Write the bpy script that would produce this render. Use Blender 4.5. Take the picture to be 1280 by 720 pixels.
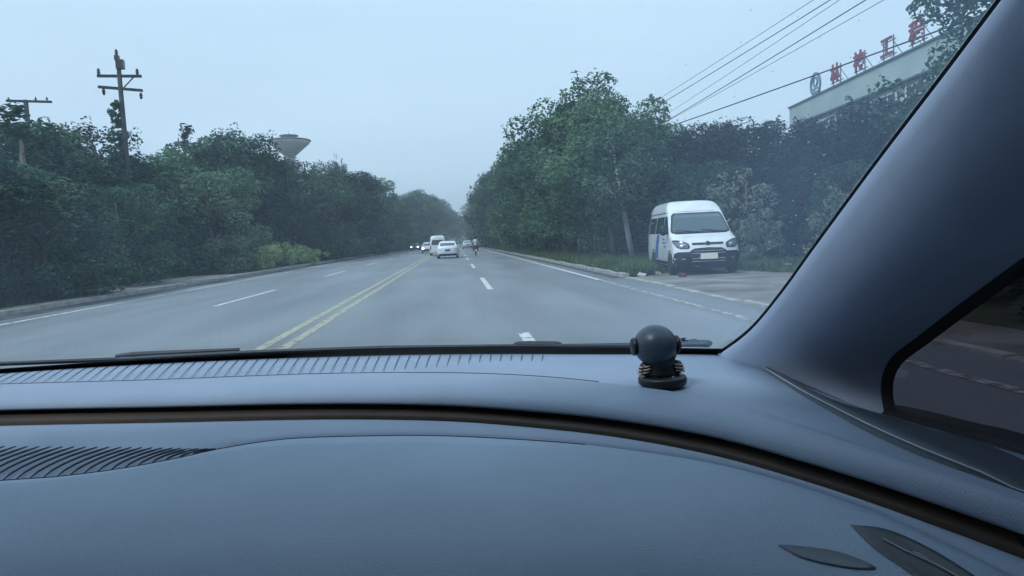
import bpy, bmesh, math, random
import numpy as np
from mathutils import Vector, Matrix
for o in list(bpy.data.objects): bpy.data.objects.remove(o)
S = bpy.context.scene
COL = S.collection
rad = math.radians

# ------------------------------------------------------------------ camera
CAMH = 1.36; F = 850.0
_a = rad(2.7)
_v = Vector((-72, 58, -F)).normalized()
_t = Vector((math.cos(_a), math.sin(_a), 0))
_up = _t.cross(_v).normalized()
_r = _v.cross(_up)
ROT = Matrix((_r, _v, _up))
CAM = Vector((0, 0, CAMH))
cd = bpy.data.cameras.new('camera'); cam = bpy.data.objects.new('camera', cd); COL.objects.link(cam)
cam.matrix_world = Matrix.Translation(CAM) @ ROT.to_4x4()
cd.sensor_width = 36; cd.lens = 36 * F / 1280; cd.clip_start = 0.02; cd.clip_end = 4000
S.camera = cam

# ------------------------------------------------------------------ light
SUN_EL, SUN_ROT = 52, 235
W = bpy.data.worlds.new('World'); S.world = W; W.use_nodes = True
nt = W.node_tree; nt.nodes.clear()
wo = nt.nodes.new('ShaderNodeOutputWorld'); bg = nt.nodes.new('ShaderNodeBackground')
sk = nt.nodes.new('ShaderNodeTexSky'); sk.sky_type = 'NISHITA'; sk.sun_disc = False
sk.sun_elevation = rad(SUN_EL); sk.sun_rotation = rad(SUN_ROT); sk.dust_density = 3.0; sk.air_density = 1.0
mx = nt.nodes.new('ShaderNodeMix'); mx.data_type = 'RGBA'; mx.inputs[0].default_value = 0.86
nt.links.new(sk.outputs[0], mx.inputs[6]); mx.inputs[7].default_value = (5.15, 6.75, 8.0, 1)   # even cloud cover over the sky
tcw = nt.nodes.new('ShaderNodeTexCoord'); mpw = nt.nodes.new('ShaderNodeMapping'); mpw.inputs['Scale'].default_value = (1.2, 1.2, 4.5); nt.links.new(tcw.outputs['Generated'], mpw.inputs[0])
nzw = nt.nodes.new('ShaderNodeTexNoise'); nzw.inputs['Scale'].default_value = 1.6; nzw.inputs['Detail'].default_value = 5; nt.links.new(mpw.outputs[0], nzw.inputs['Vector'])
rpw = nt.nodes.new('ShaderNodeValToRGB'); nt.links.new(nzw.outputs['Fac'], rpw.inputs[0]); rpw.color_ramp.elements[0].position = .3; rpw.color_ramp.elements[1].position = .7
rpw.color_ramp.elements[0].color = (.89, .90, .925, 1); rpw.color_ramp.elements[1].color = (1, 1, 1, 1)
mlw = nt.nodes.new('ShaderNodeMix'); mlw.data_type = 'RGBA'; mlw.blend_type = 'MULTIPLY'; mlw.inputs[0].default_value = 1; nt.links.new(mx.outputs[2], mlw.inputs[6]); nt.links.new(rpw.outputs[0], mlw.inputs[7])
nt.links.new(mlw.outputs[2], bg.inputs[0]); bg.inputs[1].default_value = 0.1
nt.links.new(bg.outputs[0], wo.inputs[0])
sl = bpy.data.lights.new('sun', 'SUN'); sl.energy = 1.2; sl.angle = rad(12); sl.color = (.86, 0.95, 1.0)
sun = bpy.data.objects.new('sun', sl); COL.objects.link(sun)
sun.rotation_euler = (rad(90 - SUN_EL), 0, rad(180 - SUN_ROT)); sun.location = (0, 0, 60)
S.view_settings.view_transform = 'Standard'; S.view_settings.look = 'None'
S.view_settings.exposure = 0.72; S.view_settings.gamma = 1.0
S.render.engine = 'CYCLES'
S.cycles.use_denoising = True
S.cycles.max_bounces = 8; S.cycles.transparent_max_bounces = 24; S.cycles.volume_bounces = 0
S.cycles.diffuse_bounces = 3; S.cycles.glossy_bounces = 3

# ------------------------------------------------------------------ helpers
def ray(x, y): return ROT @ Vector((x - 640, 360 - y, -F))
def PZ(x, y, z):                      # point of the line of sight at height z above the camera
    q = ray(x, y); return q * (z / q.z)
def PX(x, y, X):
    q = ray(x, y); return q * (X / q.x)
def PY(x, y, Y):
    q = ray(x, y); return q * (Y / q.y)
def proj(p):                          # world point -> photo pixel
    c = ROT.transposed() @ (Vector(p) - CAM); return 640 - F * c.x / c.z, 360 + F * c.y / c.z

def tag(o, label=None, cat=None, group=None, kind=None):
    if label: o['label'] = label
    if cat: o['category'] = cat
    if group: o['group'] = group
    if kind: o['kind'] = kind
    return o
def empty(name, loc, rz=0, **k):
    o = bpy.data.objects.new(name, None); COL.objects.link(o)
    o.location = loc; o.rotation_euler = (0, 0, rz); o.empty_display_size = .3
    return tag(o, **k)
def mesh(name, vs, fs, mat, parent=None, smooth=False, solid=0, loc=None):
    me = bpy.data.meshes.new(name); me.from_pydata([tuple(v) for v in vs], [], fs); me.update()
    if smooth: me.polygons.foreach_set('use_smooth', [True] * len(me.polygons))
    me.materials.append(mat)
    o = bpy.data.objects.new(name, me); COL.objects.link(o)
    if parent: o.parent = parent
    if loc: o.location = loc
    if solid:
        m = o.modifiers.new('t', 'SOLIDIFY'); m.thickness = solid; m.offset = -1
    return o
def copy_tree(o, parent=None):
    c = o.copy(); COL.objects.link(c); c.parent = parent
    for ch in [x for x in bpy.data.objects if x.parent == o]: copy_tree(ch, c)
    return c
class MB:
    def __init__(s): s.v = []; s.f = []
    def add(s, vs, fs):
        n = len(s.v); s.v += [tuple(v) for v in vs]; s.f += [tuple(i + n for i in f) for f in fs]; return s
    def box(s, c, d, rz=0):
        x, y, z = [k / 2 for k in d]; ca, sa = math.cos(rz), math.sin(rz)
        vs = [(c[0] + i * x * ca - j * y * sa, c[1] + i * x * sa + j * y * ca, c[2] + k * z) for i in (-1, 1) for j in (-1, 1) for k in (-1, 1)]
        return s.add(vs, [(0, 1, 3, 2), (4, 6, 7, 5), (0, 4, 5, 1), (2, 3, 7, 6), (0, 2, 6, 4), (1, 5, 7, 3)])
    def tube(s, pts, rs, n=8, cap=True):
        pts = [Vector(p) for p in pts]
        if not hasattr(rs, '__len__'): rs = [rs] * len(pts)
        vs = []; fs = []
        for i, p in enumerate(pts):
            d = (pts[min(i + 1, len(pts) - 1)] - pts[max(i - 1, 0)]).normalized()
            a = d.orthogonal().normalized() if abs(d.z) < .9 else Vector((1, 0, 0)); a = (a - d * a.dot(d)).normalized(); b = d.cross(a)
            for k in range(n):
                t = 2 * math.pi * k / n; vs.append(p + (a * math.cos(t) + b * math.sin(t)) * rs[i])
        for i in range(len(pts) - 1):
            for k in range(n):
                k2 = (k + 1) % n; fs.append((i * n + k, i * n + k2, (i + 1) * n + k2, (i + 1) * n + k))
        if cap: fs += [tuple(range(n - 1, -1, -1)), tuple(range((len(pts) - 1) * n, len(pts) * n))]
        return s.add(vs, fs)
    def lathe(s, prof, c=(0, 0, 0), n=32, axis='z', cap=True):
        vs = []; fs = []
        for r, h in prof:
            for k in range(n):
                t = 2 * math.pi * k / n; a, b = r * math.cos(t), r * math.sin(t)
                p = {'z': (a, b, h), 'x': (h, a, b), 'y': (b, h, a)}[axis]
                vs.append((p[0] + c[0], p[1] + c[1], p[2] + c[2]))
        m = len(prof)
        for i in range(m - 1):
            for k in range(n):
                k2 = (k + 1) % n; fs.append((i * n + k, i * n + k2, (i + 1) * n + k2, (i + 1) * n + k))
        if cap: fs += [tuple(range(n - 1, -1, -1)), tuple(range((m - 1) * n, m * n))]
        return s.add(vs, fs)
    def build(s, name, mat, parent=None, smooth=False, **k): return mesh(name, s.v, s.f, mat, parent, smooth, **k)
def spline(pts, n):                   # Catmull-Rom through 3D points, even in chord length
    P = [np.array(p, float) for p in pts]; P = [2 * P[0] - P[1]] + P + [2 * P[-1] - P[-2]]
    out = []
    for i in range(1, len(P) - 2):
        for t in np.linspace(0, 1, 24, endpoint=False):
            a, b, c, d = P[i - 1:i + 3]
            out.append(.5 * ((2 * b) + (-a + c) * t + (2 * a - 5 * b + 4 * c - d) * t * t + (-a + 3 * b - 3 * c + d) * t ** 3))
    out.append(P[-2]); out = np.array(out)
    L = np.r_[0, np.cumsum(np.linalg.norm(np.diff(out, axis=0), axis=1))]
    return np.array([[np.interp(q, L, out[:, k]) for k in range(3)] for q in np.linspace(0, L[-1], n)])
def loft(name, rows, mat, parent=None, smooth=True, solid=0, flip=False):
    n = len(rows[0]); vs = [p for r in rows for p in r]; fs = []
    for i in range(len(rows) - 1):
        for k in range(n - 1):
            f = (i * n + k, i * n + k + 1, (i + 1) * n + k + 1, (i + 1) * n + k); fs.append(f[::-1] if flip else f)
    return mesh(name, vs, fs, mat, parent, smooth, solid)

# ------------------------------------------------------------------ materials
def mat(name, col, rough=.6, metal=0, noise=0, nscale=5, bump=0, bscale=50, spec=.5, emit=None, es=0, coat=0, dark=None):
    m = bpy.data.materials.new(name); m.use_nodes = True; t = m.node_tree; b = t.nodes['Principled BSDF']
    b.inputs['Base Color'].default_value = (*col, 1); b.inputs['Roughness'].default_value = rough
    b.inputs['Metallic'].default_value = metal; b.inputs['Specular IOR Level'].default_value = spec
    b.inputs['Coat Weight'].default_value = coat
    tc = t.nodes.new('ShaderNodeTexCoord')
    if noise:
        n = t.nodes.new('ShaderNodeTexNoise'); n.inputs['Scale'].default_value = nscale; n.inputs['Detail'].default_value = 6
        t.links.new(tc.outputs['Object'], n.inputs['Vector'])
        r = t.nodes.new('ShaderNodeValToRGB'); t.links.new(n.outputs['Fac'], r.inputs[0])
        lo = dark if dark else tuple(c * (1 - noise) for c in col); hi = tuple(min(1, c * (1 + noise)) for c in col)
        r.color_ramp.elements[0].position = .32; r.color_ramp.elements[1].position = .68
        r.color_ramp.elements[0].color = (*lo, 1); r.color_ramp.elements[1].color = (*hi, 1)
        t.links.new(r.outputs[0], b.inputs['Base Color'])
    if bump:
        n = t.nodes.new('ShaderNodeTexNoise'); n.inputs['Scale'].default_value = bscale; n.inputs['Detail'].default_value = 4
        t.links.new(tc.outputs['Object'], n.inputs['Vector'])
        u = t.nodes.new('ShaderNodeBump'); u.inputs['Strength'].default_value = bump; u.inputs['Distance'].default_value = 1 / bscale
        t.links.new(n.outputs['Fac'], u.inputs['Height']); t.links.new(u.outputs[0], b.inputs['Normal'])
    if emit: b.inputs['Emission Color'].default_value = (*emit, 1); b.inputs['Emission Strength'].default_value = es
    return m
def leafmat(name, cols, var=.35, scale=.9):
    m = bpy.data.materials.new(name); m.use_nodes = True; t = m.node_tree; b = t.nodes['Principled BSDF']
    g = t.nodes.new('ShaderNodeNewGeometry'); n = t.nodes.new('ShaderNodeTexNoise'); n.inputs['Scale'].default_value = scale; n.inputs['Detail'].default_value = 3
    t.links.new(g.outputs['Position'], n.inputs['Vector'])
    oi = t.nodes.new('ShaderNodeObjectInfo'); ad = t.nodes.new('ShaderNodeMath'); ad.operation = 'MULTIPLY_ADD'
    t.links.new(oi.outputs['Random'], ad.inputs[0]); ad.inputs[1].default_value = var; 
    sb = t.nodes.new('ShaderNodeMath'); sb.operation = 'SUBTRACT'; t.links.new(n.outputs['Fac'], sb.inputs[0]); sb.inputs[1].default_value = var / 2
    ri = t.nodes.new('ShaderNodeMath'); ri.operation = 'MULTIPLY_ADD'; t.links.new(g.outputs['Random Per Island'], ri.inputs[0]); ri.inputs[1].default_value = .25
    t.links.new(sb.outputs[0], ri.inputs[2]); t.links.new(ri.outputs[0], ad.inputs[2])
    r = t.nodes.new('ShaderNodeValToRGB'); t.links.new(ad.outputs[0], r.inputs[0])
    while len(r.color_ramp.elements) < len(cols): r.color_ramp.elements.new(.5)
    for i, c in enumerate(cols):
        r.color_ramp.elements[i].position = .3 + .45 * i / (len(cols) - 1); r.color_ramp.elements[i].color = (*c, 1)
    t.links.new(r.outputs[0], b.inputs['Base Color']); b.inputs['Roughness'].default_value = .75; b.inputs['Specular IOR Level'].default_value = .2
    tr = t.nodes.new('ShaderNodeBsdfTranslucent'); t.links.new(r.outputs[0], tr.inputs[0])
    ms = t.nodes.new('ShaderNodeMixShader'); ms.inputs[0].default_value = .25
    t.links.new(b.outputs[0], ms.inputs[1]); t.links.new(tr.outputs[0], ms.inputs[2])
    t.links.new(ms.outputs[0], t.nodes['Material Output'].inputs[0])
    return m
def glassmat(name, tint, refl=1.0, dirt=0.0, dscale=10, rough=.02, specks=0):
    m = bpy.data.materials.new(name); m.use_nodes = True; t = m.node_tree; t.nodes.clear()
    out = t.nodes.new('ShaderNodeOutputMaterial'); tr = t.nodes.new('ShaderNodeBsdfTransparent'); tr.inputs[0].default_value = (*tint, 1)
    gl = t.nodes.new('ShaderNodeBsdfGlossy'); gl.inputs['Roughness'].default_value = rough
    fr = t.nodes.new('ShaderNodeLayerWeight'); pw = t.nodes.new('ShaderNodeMath'); pw.operation = 'POWER'; pw.inputs[1].default_value = 5; t.links.new(fr.outputs['Facing'], pw.inputs[0])
    mu = t.nodes.new('ShaderNodeMath'); mu.operation = 'MULTIPLY_ADD'; mu.inputs[1].default_value = .9 * refl; mu.inputs[2].default_value = .04 * refl; t.links.new(pw.outputs[0], mu.inputs[0])
    ms = t.nodes.new('ShaderNodeMixShader'); t.links.new(mu.outputs[0], ms.inputs[0]); t.links.new(tr.outputs[0], ms.inputs[1]); t.links.new(gl.outputs[0], ms.inputs[2])
    last = ms
    if dirt:
        tc = t.nodes.new('ShaderNodeTexCoord'); n = t.nodes.new('ShaderNodeTexNoise'); n.inputs['Scale'].default_value = dscale; n.inputs['Detail'].default_value = 5
        t.links.new(tc.outputs['Object'], n.inputs['Vector'])
        mr = t.nodes.new('ShaderNodeMapRange'); mr.inputs[1].default_value = .35; mr.inputs[2].default_value = .8; mr.inputs[3].default_value = dirt * .3; mr.inputs[4].default_value = dirt
        t.links.new(n.outputs['Fac'], mr.inputs[0]); fac = mr.outputs[0]
        if specks:
            vo = t.nodes.new('ShaderNodeTexVoronoi'); vo.inputs['Scale'].default_value = specks; t.links.new(tc.outputs['Object'], vo.inputs['Vector'])
            lt = t.nodes.new('ShaderNodeMapRange'); lt.inputs[1].default_value = .06; lt.inputs[2].default_value = .13; lt.inputs[3].default_value = .5; lt.inputs[4].default_value = 0
            t.links.new(vo.outputs['Distance'], lt.inputs[0])
            sx = t.nodes.new('ShaderNodeSeparateColor'); t.links.new(vo.outputs['Color'], sx.inputs[0])
            gt = t.nodes.new('ShaderNodeMath'); gt.operation = 'GREATER_THAN'; gt.inputs[1].default_value = .62; t.links.new(sx.outputs[0], gt.inputs[0])
            # the specks gather towards the passenger side of the screen
            sp = t.nodes.new('ShaderNodeSeparateXYZ'); t.links.new(tc.outputs['Object'], sp.inputs[0])
            xm = t.nodes.new('ShaderNodeMapRange'); xm.inputs[1].default_value = .45; xm.inputs[2].default_value = .66; xm.inputs[3].default_value = .0; xm.inputs[4].default_value = 1
            t.links.new(sp.outputs[0], xm.inputs[0])
            m1 = t.nodes.new('ShaderNodeMath'); m1.operation = 'MULTIPLY'; t.links.new(lt.outputs[0], m1.inputs[0]); t.links.new(gt.outputs[0], m1.inputs[1])
            m2 = t.nodes.new('ShaderNodeMath'); m2.operation = 'MULTIPLY'; t.links.new(m1.outputs[0], m2.inputs[0]); t.links.new(xm.outputs[0], m2.inputs[1])
            xa = t.nodes.new('ShaderNodeMath'); xa.operation = 'MULTIPLY_ADD'; t.links.new(xm.outputs[0], xa.inputs[0]); xa.inputs[1].default_value = dirt * 2.6; t.links.new(fac, xa.inputs[2])
            m3 = t.nodes.new('ShaderNodeMath'); m3.operation = 'MAXIMUM'; t.links.new(m2.outputs[0], m3.inputs[0]); t.links.new(xa.outputs[0], m3.inputs[1]); fac = m3.outputs[0]
        df = t.nodes.new('ShaderNodeBsdfTranslucent'); df.inputs[0].default_value = (.5, .68, .9, 1)
        m4 = t.nodes.new('ShaderNodeMixShader'); t.links.new(fac, m4.inputs[0]); t.links.new(ms.outputs[0], m4.inputs[1]); t.links.new(df.outputs[0], m4.inputs[2]); last = m4
    t.links.new(last.outputs[0], out.inputs[0])
    return m
M = dict(
    white=mat('white_paint', (.76, .78, .8), .3, noise=.1, nscale=2.2, coat=.6),
    silver=mat('silver_paint', (.6, .63, .66), .3, coat=.5), greyp=mat('grey_paint', (.4, .43, .46), .35, coat=.5),
    black=mat('black_plastic', (.006, .006, .008), .5), blackgloss=mat('gloss_black', (.01, .011, .014), .15),
    rubber=mat('rubber', (.02, .02, .021), .85, bump=.2), rim=mat('rim', (.45, .46, .48), .35, .8),
    glassdark=mat('dark_glass', (.012, .018, .024), .06, spec=.8), screen=mat('screen_glass', (.06, .1, .12), .08, spec=.9),
    lamp=mat('lamp_glass', (.16, .18, .2), .12, .3), chrome=mat('chrome', (.7, .72, .74), .15, 1),
    plate=mat('number_plate', (.8, .8, .68), .5), blueplate=mat('blue_plate', (.03, .08, .35), .5), bluemark=mat('blue_marking', (.05, .1, .36), .4),
    red=mat('red_lens', (.45, .02, .02), .2), litlamp=mat('lit_headlight', (.9, .9, .9), .2, emit=(1, .97, .92), es=6),
    tail=mat('tail_lamp_white', (.75, .72, .74), .2),
    concrete=mat('concrete', (.36, .35, .33), .9, noise=.3, nscale=2.5, bump=.3, bscale=20),
    bark=mat('bark', (.13, .11, .09), .95, noise=.4, nscale=6, bump=.6, bscale=14), palebark=mat('pale_bark', (.42, .41, .38), .9, noise=.35, nscale=5, bump=.5, bscale=14),
    dash=mat('dash_plastic', (.27, .33, .43), .55, bump=.35, bscale=700, spec=.45, noise=.07, nscale=9),
    dashpad=mat('dash_pad', (.295, .375, .475), .62, bump=.4, bscale=600, spec=.4, noise=.09, nscale=7),
    brown=mat('brown_reflection', (.042, .023, .013), .8, noise=.2, nscale=12),  # brown stands for the warm reflection under the dash lip
    pillar=mat('pillar_trim', (.36, .42, .53), .7, bump=.3, bscale=800, spec=.35, noise=.06, nscale=12),
    doortrim=mat('door_trim', (.05, .065, .085), .6, bump=.1, bscale=900),
    head=mat('headliner', (.5, .5, .52), .95), seal=mat('seal', (.006, .006, .008), .6),
    ribdark=mat('groove', (.035, .042, .06), .8), pleat=mat('pleat', (.06, .07, .10), .8),
)
glass_front = glassmat('windscreen_glass', (.95, .97, .98), .3, dirt=.022, dscale=5, specks=85)
glass_side = glassmat('tinted_glass', (.13, .125, .15), .3); glass_light = glassmat('light_tinted_glass', (.12, .13, .15), .3)

# ================================================================== SETTING
def grid_sheet(name, x0, x1, y0, y1, z, m, kind='structure'):
    return tag(mesh(name, [(x0, y0, z), (x1, y0, z), (x1, y1, z), (x0, y1, z)], [(0, 1, 2, 3)], m), kind=kind)
ground_m = mat('verge_soil', (.055, .07, .035), .95, noise=.5, nscale=.6, dark=(.04, .04, .028), bump=.5, bscale=3)
grid_sheet('ground', -900, 900, -300, 1100, -0.012, ground_m)

def roadmat():
    m = bpy.data.materials.new('asphalt'); m.use_nodes = True; t = m.node_tree; b = t.nodes['Principled BSDF']
    tc = t.nodes.new('ShaderNodeTexCoord')
    def noise(scale, sx=1, sy=1, det=6):
        mp = t.nodes.new('ShaderNodeMapping'); mp.inputs['Scale'].default_value = (sx, sy, 1); t.links.new(tc.outputs['Object'], mp.inputs[0])
        n = t.nodes.new('ShaderNodeTexNoise'); n.inputs['Scale'].default_value = scale; n.inputs['Detail'].default_value = det; t.links.new(mp.outputs[0], n.inputs['Vector']); return n
    a = noise(.9, 1, .12); c = noise(.25, 1, .3); g = noise(60, det=3)
    r = t.nodes.new('ShaderNodeValToRGB'); r.color_ramp.elements[0].position = .3; r.color_ramp.elements[1].position = .72
    r.color_ramp.elements[0].color = (.14, .158, .175, 1); r.color_ramp.elements[1].color = (.305, .33, .355, 1)
    ad = t.nodes.new('ShaderNodeMath'); ad.operation = 'MULTIPLY_ADD'; ad.inputs[1].default_value = .5; t.links.new(a.outputs['Fac'], ad.inputs[0])
    hf = t.nodes.new('ShaderNodeMath'); hf.operation = 'MULTIPLY'; hf.inputs[1].default_value = .5; t.links.new(c.outputs['Fac'], hf.inputs[0]); t.links.new(hf.outputs[0], ad.inputs[2])
    t.links.new(ad.outputs[0], r.inputs[0])
    mx = t.nodes.new('ShaderNodeMix'); mx.data_type = 'RGBA'; mx.blend_type = 'MULTIPLY'; mx.inputs[0].default_value = .5
    gr = t.nodes.new('ShaderNodeValToRGB'); gr.color_ramp.elements[0].position = .35; gr.color_ramp.elements[0].color = (.45, .45, .45, 1); gr.color_ramp.elements[1].position = .65
    t.links.new(g.outputs['Fac'], gr.inputs[0]); t.links.new(r.outputs[0], mx.inputs[6]); t.links.new(gr.outputs[0], mx.inputs[7])
    t.links.new(mx.outputs[2], b.inputs['Base Color'])
    b.inputs['Roughness'].default_value = .62; b.inputs['Specular IOR Level'].default_value = .5
    u = t.nodes.new('ShaderNodeBump'); u.inputs['Strength'].default_value = .35; u.inputs['Distance'].default_value = .01; t.links.new(g.outputs['Fac'], u.inputs['Height']); t.links.new(u.outputs[0], b.inputs['Normal'])
    return m
road_m = roadmat()
XL, XR = -11.6, 5.15
grid_sheet('road', XL, XR, -60, 420, 0.0, road_m)

def paintmat(name, col, wear=.42):
    m = bpy.data.materials.new(name); m.use_nodes = True; t = m.node_tree; b = t.nodes['Principled BSDF']
    b.inputs['Roughness'].default_value = .7
    tc = t.nodes.new('ShaderNodeTexCoord'); n = t.nodes.new('ShaderNodeTexNoise'); n.inputs['Scale'].default_value = 7; n.inputs['Detail'].default_value = 8; t.links.new(tc.outputs['Object'], n.inputs['Vector'])
    r = t.nodes.new('ShaderNodeValToRGB'); r.color_ramp.elements[0].position = wear - .06; r.color_ramp.elements[1].position = wear + .1
    r.color_ramp.elements[0].color = (.17, .17, .165, 1); r.color_ramp.elements[1].color = (*col, 1)
    t.links.new(n.outputs['Fac'], r.inputs[0]); t.links.new(r.outputs[0], b.inputs['Base Color'])
    return m
gut_m = mat('gutter_dirt', (.07, .075, .08), .95, noise=.5, nscale=1.4, bump=.4, bscale=12)
tag(mesh('gutter', [(XL, -40, .003), (-10.75, -40, .003), (-10.85, 300, .003), (XL, 300, .003)], [(0, 1, 2, 3)], gut_m), kind='structure'); tag(mesh('gutter', [(4.8, 20.6, .003), (XR, 20.6, .003), (XR, 300, .003), (4.8, 300, .003)], [(0, 1, 2, 3)], gut_m), kind='structure')
white_l = paintmat('white_road_paint', (.66, .67, .66), .42); yellow_l = paintmat('yellow_road_paint', (.42, .39, .28), .42); worn_l = paintmat('worn_white_paint', (.45, .45, .44), .5)
def strip(segs, m, name='road_marking'):
    mb = MB()
    for x0, x1, y0, y1 in segs: mb.add([(x0, y0, .004), (x1, y0, .004), (x1, y1, .004), (x0, y1, .004)], [(0, 1, 2, 3)])
    return tag(mb.build(name, m), kind='structure')
strip([(-10.12, -9.95, -50, 400)], white_l, 'road_edge_line')
strip([(4.23, 4.40, 20.3, 400)], white_l, 'road_edge_line'); strip([(4.23, 4.38, -50, 20.3)], worn_l, 'road_edge_line')
strip([(-2.85, -2.69, -50, 400), (-2.51, -2.35, -50, 400)], yellow_l, 'road_centre_line')
# dashes: far end of the near one at about 9.7 m, the next from 18.4 to 24.8 m
d1 = [(.84, 1.0, 3.6 + 15.1 * k, 9.7 + 15.1 * k) for k in range(-3, 26)]
d2 = [(-6.27, -6.11, 3.2 + 15.1 * k, 9.3 + 15.1 * k) for k in range(-3, 26)]
strip(d1, white_l, 'lane_line'); strip([(a, b, c + 14.6, d + 14.6) for a, b, c, d in d2], white_l, 'lane_line')

def kerb(x0, x1, y0, y1, h=.12, name='kerb', seed=0):
    rnd = random.Random(seed); mb = MB(); y = y0
    while y < y1:
        l = min(1.0, y1 - y); j = rnd.uniform(-.012, .012); k = rnd.uniform(-.02, .012)
        mb.box(((x0 + x1) / 2 + j, y + l / 2, (h + k) / 2 - .05), (x1 - x0, l - .015, h + k + .1)); y += 1.0
    return tag(mb.build(name, M['concrete']), kind='structure')
kerb(-11.85, -11.6, -30, 300, .13, seed=1)
kerb(XR, XR + .16, 20.6, 300, .12, seed=2); kerb(XR, XR + .16, -30, 20.4, .035, seed=3)
pave_m = mat('paving', (.27, .265, .25), .9, noise=.35, nscale=1.2, bump=.4, bscale=12)
grid_sheet('pavement', -12.55, -11.85, -30, 300, .105, pave_m)
grid_sheet('pavement', -15.2, -12.55, 26.5, 40, .108, pave_m)
apr = [(XR + .16, -30), (6.3, -30), (6.6, 10.2), (9.5, 12.5), (16, 13.5), (22, 15), (21, 17.7), (12, 18.0), (9.3, 19.2), (8.6, 24.5), (7.2, 25), (6.3, 21.3), (XR + .16, 20.4)]
apron_m = mat('driveway_surface', (.21, .2, .185), .9, noise=.35, nscale=.8, dark=(.11, .1, .085), bump=.4, bscale=10)
tag(mesh('driveway', [(x, y, .012) for x, y in apr], [tuple(range(len(apr)))], apron_m), kind='structure')

# ================================================================== VEGETATION
RN = np.random.default_rng(7)
def leafcloud(name, centres, norms, size, m, parent=None, rs=RN):
    n = len(centres); centres = np.asarray(centres); norms = np.asarray(norms)
    norms = norms + rs.normal(0, .45, (n, 3)); norms /= np.linalg.norm(norms, axis=1)[:, None] + 1e-9
    a = np.cross(norms, rs.normal(0, 1, (n, 3))); a /= np.linalg.norm(a, axis=1)[:, None] + 1e-9
    b = np.cross(norms, a); s = (size * rs.uniform(.6, 1.35, n))[:, None]
    V = np.empty((n, 4, 3)); droop = norms * s * .25
    V[:, 0] = centres - a * s; V[:, 1] = centres - b * s * .55 + droop; V[:, 2] = centres + a * s; V[:, 3] = centres + b * s * .55 + droop
    me = bpy.data.meshes.new(name); me.vertices.add(n * 4); me.vertices.foreach_set('co', V.ravel())
    me.loops.add(n * 4); me.loops.foreach_set('vertex_index', np.arange(n * 4, dtype=np.int32))
    me.polygons.add(n); me.polygons.foreach_set('loop_start', np.arange(0, n * 4, 4, dtype=np.int32)); me.polygons.foreach_set('loop_total', np.full(n, 4, dtype=np.int32))
    me.update(calc_edges=True); me.materials.append(m)
    o = bpy.data.objects.new(name, me); COL.objects.link(o)
    if parent: o.parent = parent
    return o
def clump_pts(c, r, n, rs, flat=.8):
    d = rs.normal(0, 1, (n, 3)); d /= np.linalg.norm(d, axis=1)[:, None]
    rr = rs.uniform(.5, 1.0, n) ** .5; p = d * rr[:, None] * r; p[:, 2] *= flat
    return p + c, d
def crown_pts(shape, seed, nclump, per):
    rs = np.random.default_rng(seed); C = []; N = []
    for i in range(nclump):
        if shape == 'broad':
            d = rs.normal(0, 1, 3); d /= np.linalg.norm(d); q = rs.uniform(.2, 1) ** .45
            z = .62 + .30 * d[2] * q; wd = .30 * (1.12 - .35 * max(0, d[2])); c = np.array([d[0] * q * wd, d[1] * q * wd, z]); r = rs.uniform(.05, .14)
        elif shape == 'low':
            z = rs.uniform(.08, .93); w = .36 * math.sqrt(max(.05, 1 - ((z - .42) / .62) ** 2)); t = rs.uniform(0, 6.28); q = rs.uniform(.25, 1) ** .5
            c = np.array([math.cos(t) * w * q, math.sin(t) * w * q, z]); r = rs.uniform(.05, .13)
        elif shape == 'cone':
            z = rs.uniform(.14, .98); w = .33 * (1.03 - z) ** .62; t = rs.uniform(0, 6.28); q = rs.uniform(.25, 1) ** .5
            c = np.array([math.cos(t) * w * q, math.sin(t) * w * q, z]); r = rs.uniform(.04, .11) * (1.25 - .6 * z)
        elif shape == 'tall':
            z = rs.uniform(.2, .95); w = .2 * math.sqrt(max(.04, 1 - ((z - .52) / .5) ** 2)); t = rs.uniform(0, 6.28); q = rs.uniform(.2, 1) ** .5
            c = np.array([math.cos(t) * w * q, math.sin(t) * w * q, z]); r = rs.uniform(.045, .085)
        elif shape == 'spire':
            z = rs.uniform(.12, 1) ** .9; w = .15 * (1.02 - z) ** .8; t = rs.uniform(0, 6.28); q = rs.uniform(.3, 1)
            c = np.array([math.cos(t) * w * q, math.sin(t) * w * q, z * .985]); r = .012 + .055 * (1 - z)
        k = max(6, int(per * (r / .09) ** 2)); p, d = clump_pts(c, r, k, rs); C.append(p); N.append(d * .6 + np.array([0, 0, .35]))
    # stray sprays that break the outline
    base = np.concatenate(C); ctr = base.mean(0); ext = np.abs(base - ctr).max(0)
    for i in range(int(nclump * .9)):
        p0 = base[rs.integers(len(base))]; d = p0 - ctr; q = np.linalg.norm(d / ext)
        if q < .62: continue
        c = ctr + d * rs.uniform(1.02, 1.12); c[2] = min(c[2], 1.03); p, dd = clump_pts(c, rs.uniform(.016, .034), 12, rs, 1.3); C.append(p); N.append(dd + np.array([0, 0, .2]))
    return np.concatenate(C), np.concatenate(N), rs
L_dark = leafmat('leaf_dark', [(.006, .017, .018), (.020, .052, .046), (.055, .12, .082)], .42)
L_mid = leafmat('leaf_mid', [(.009, .03, .025), (.04, .10, .064), (.115, .22, .115)], .42)
L_pale = leafmat('leaf_pale', [(.2, .3, .13), (.34, .44, .2), (.45, .54, .3)], .3, 2)
L_purple = leafmat('leaf_purple', [(.012, .015, .024), (.024, .030, .042), (.045, .058, .06)], .3)
L_grey = leafmat('leaf_silver', [(.06, .08, .06), (.12, .15, .12), (.22, .25, .2)], .3, 2)

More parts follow.
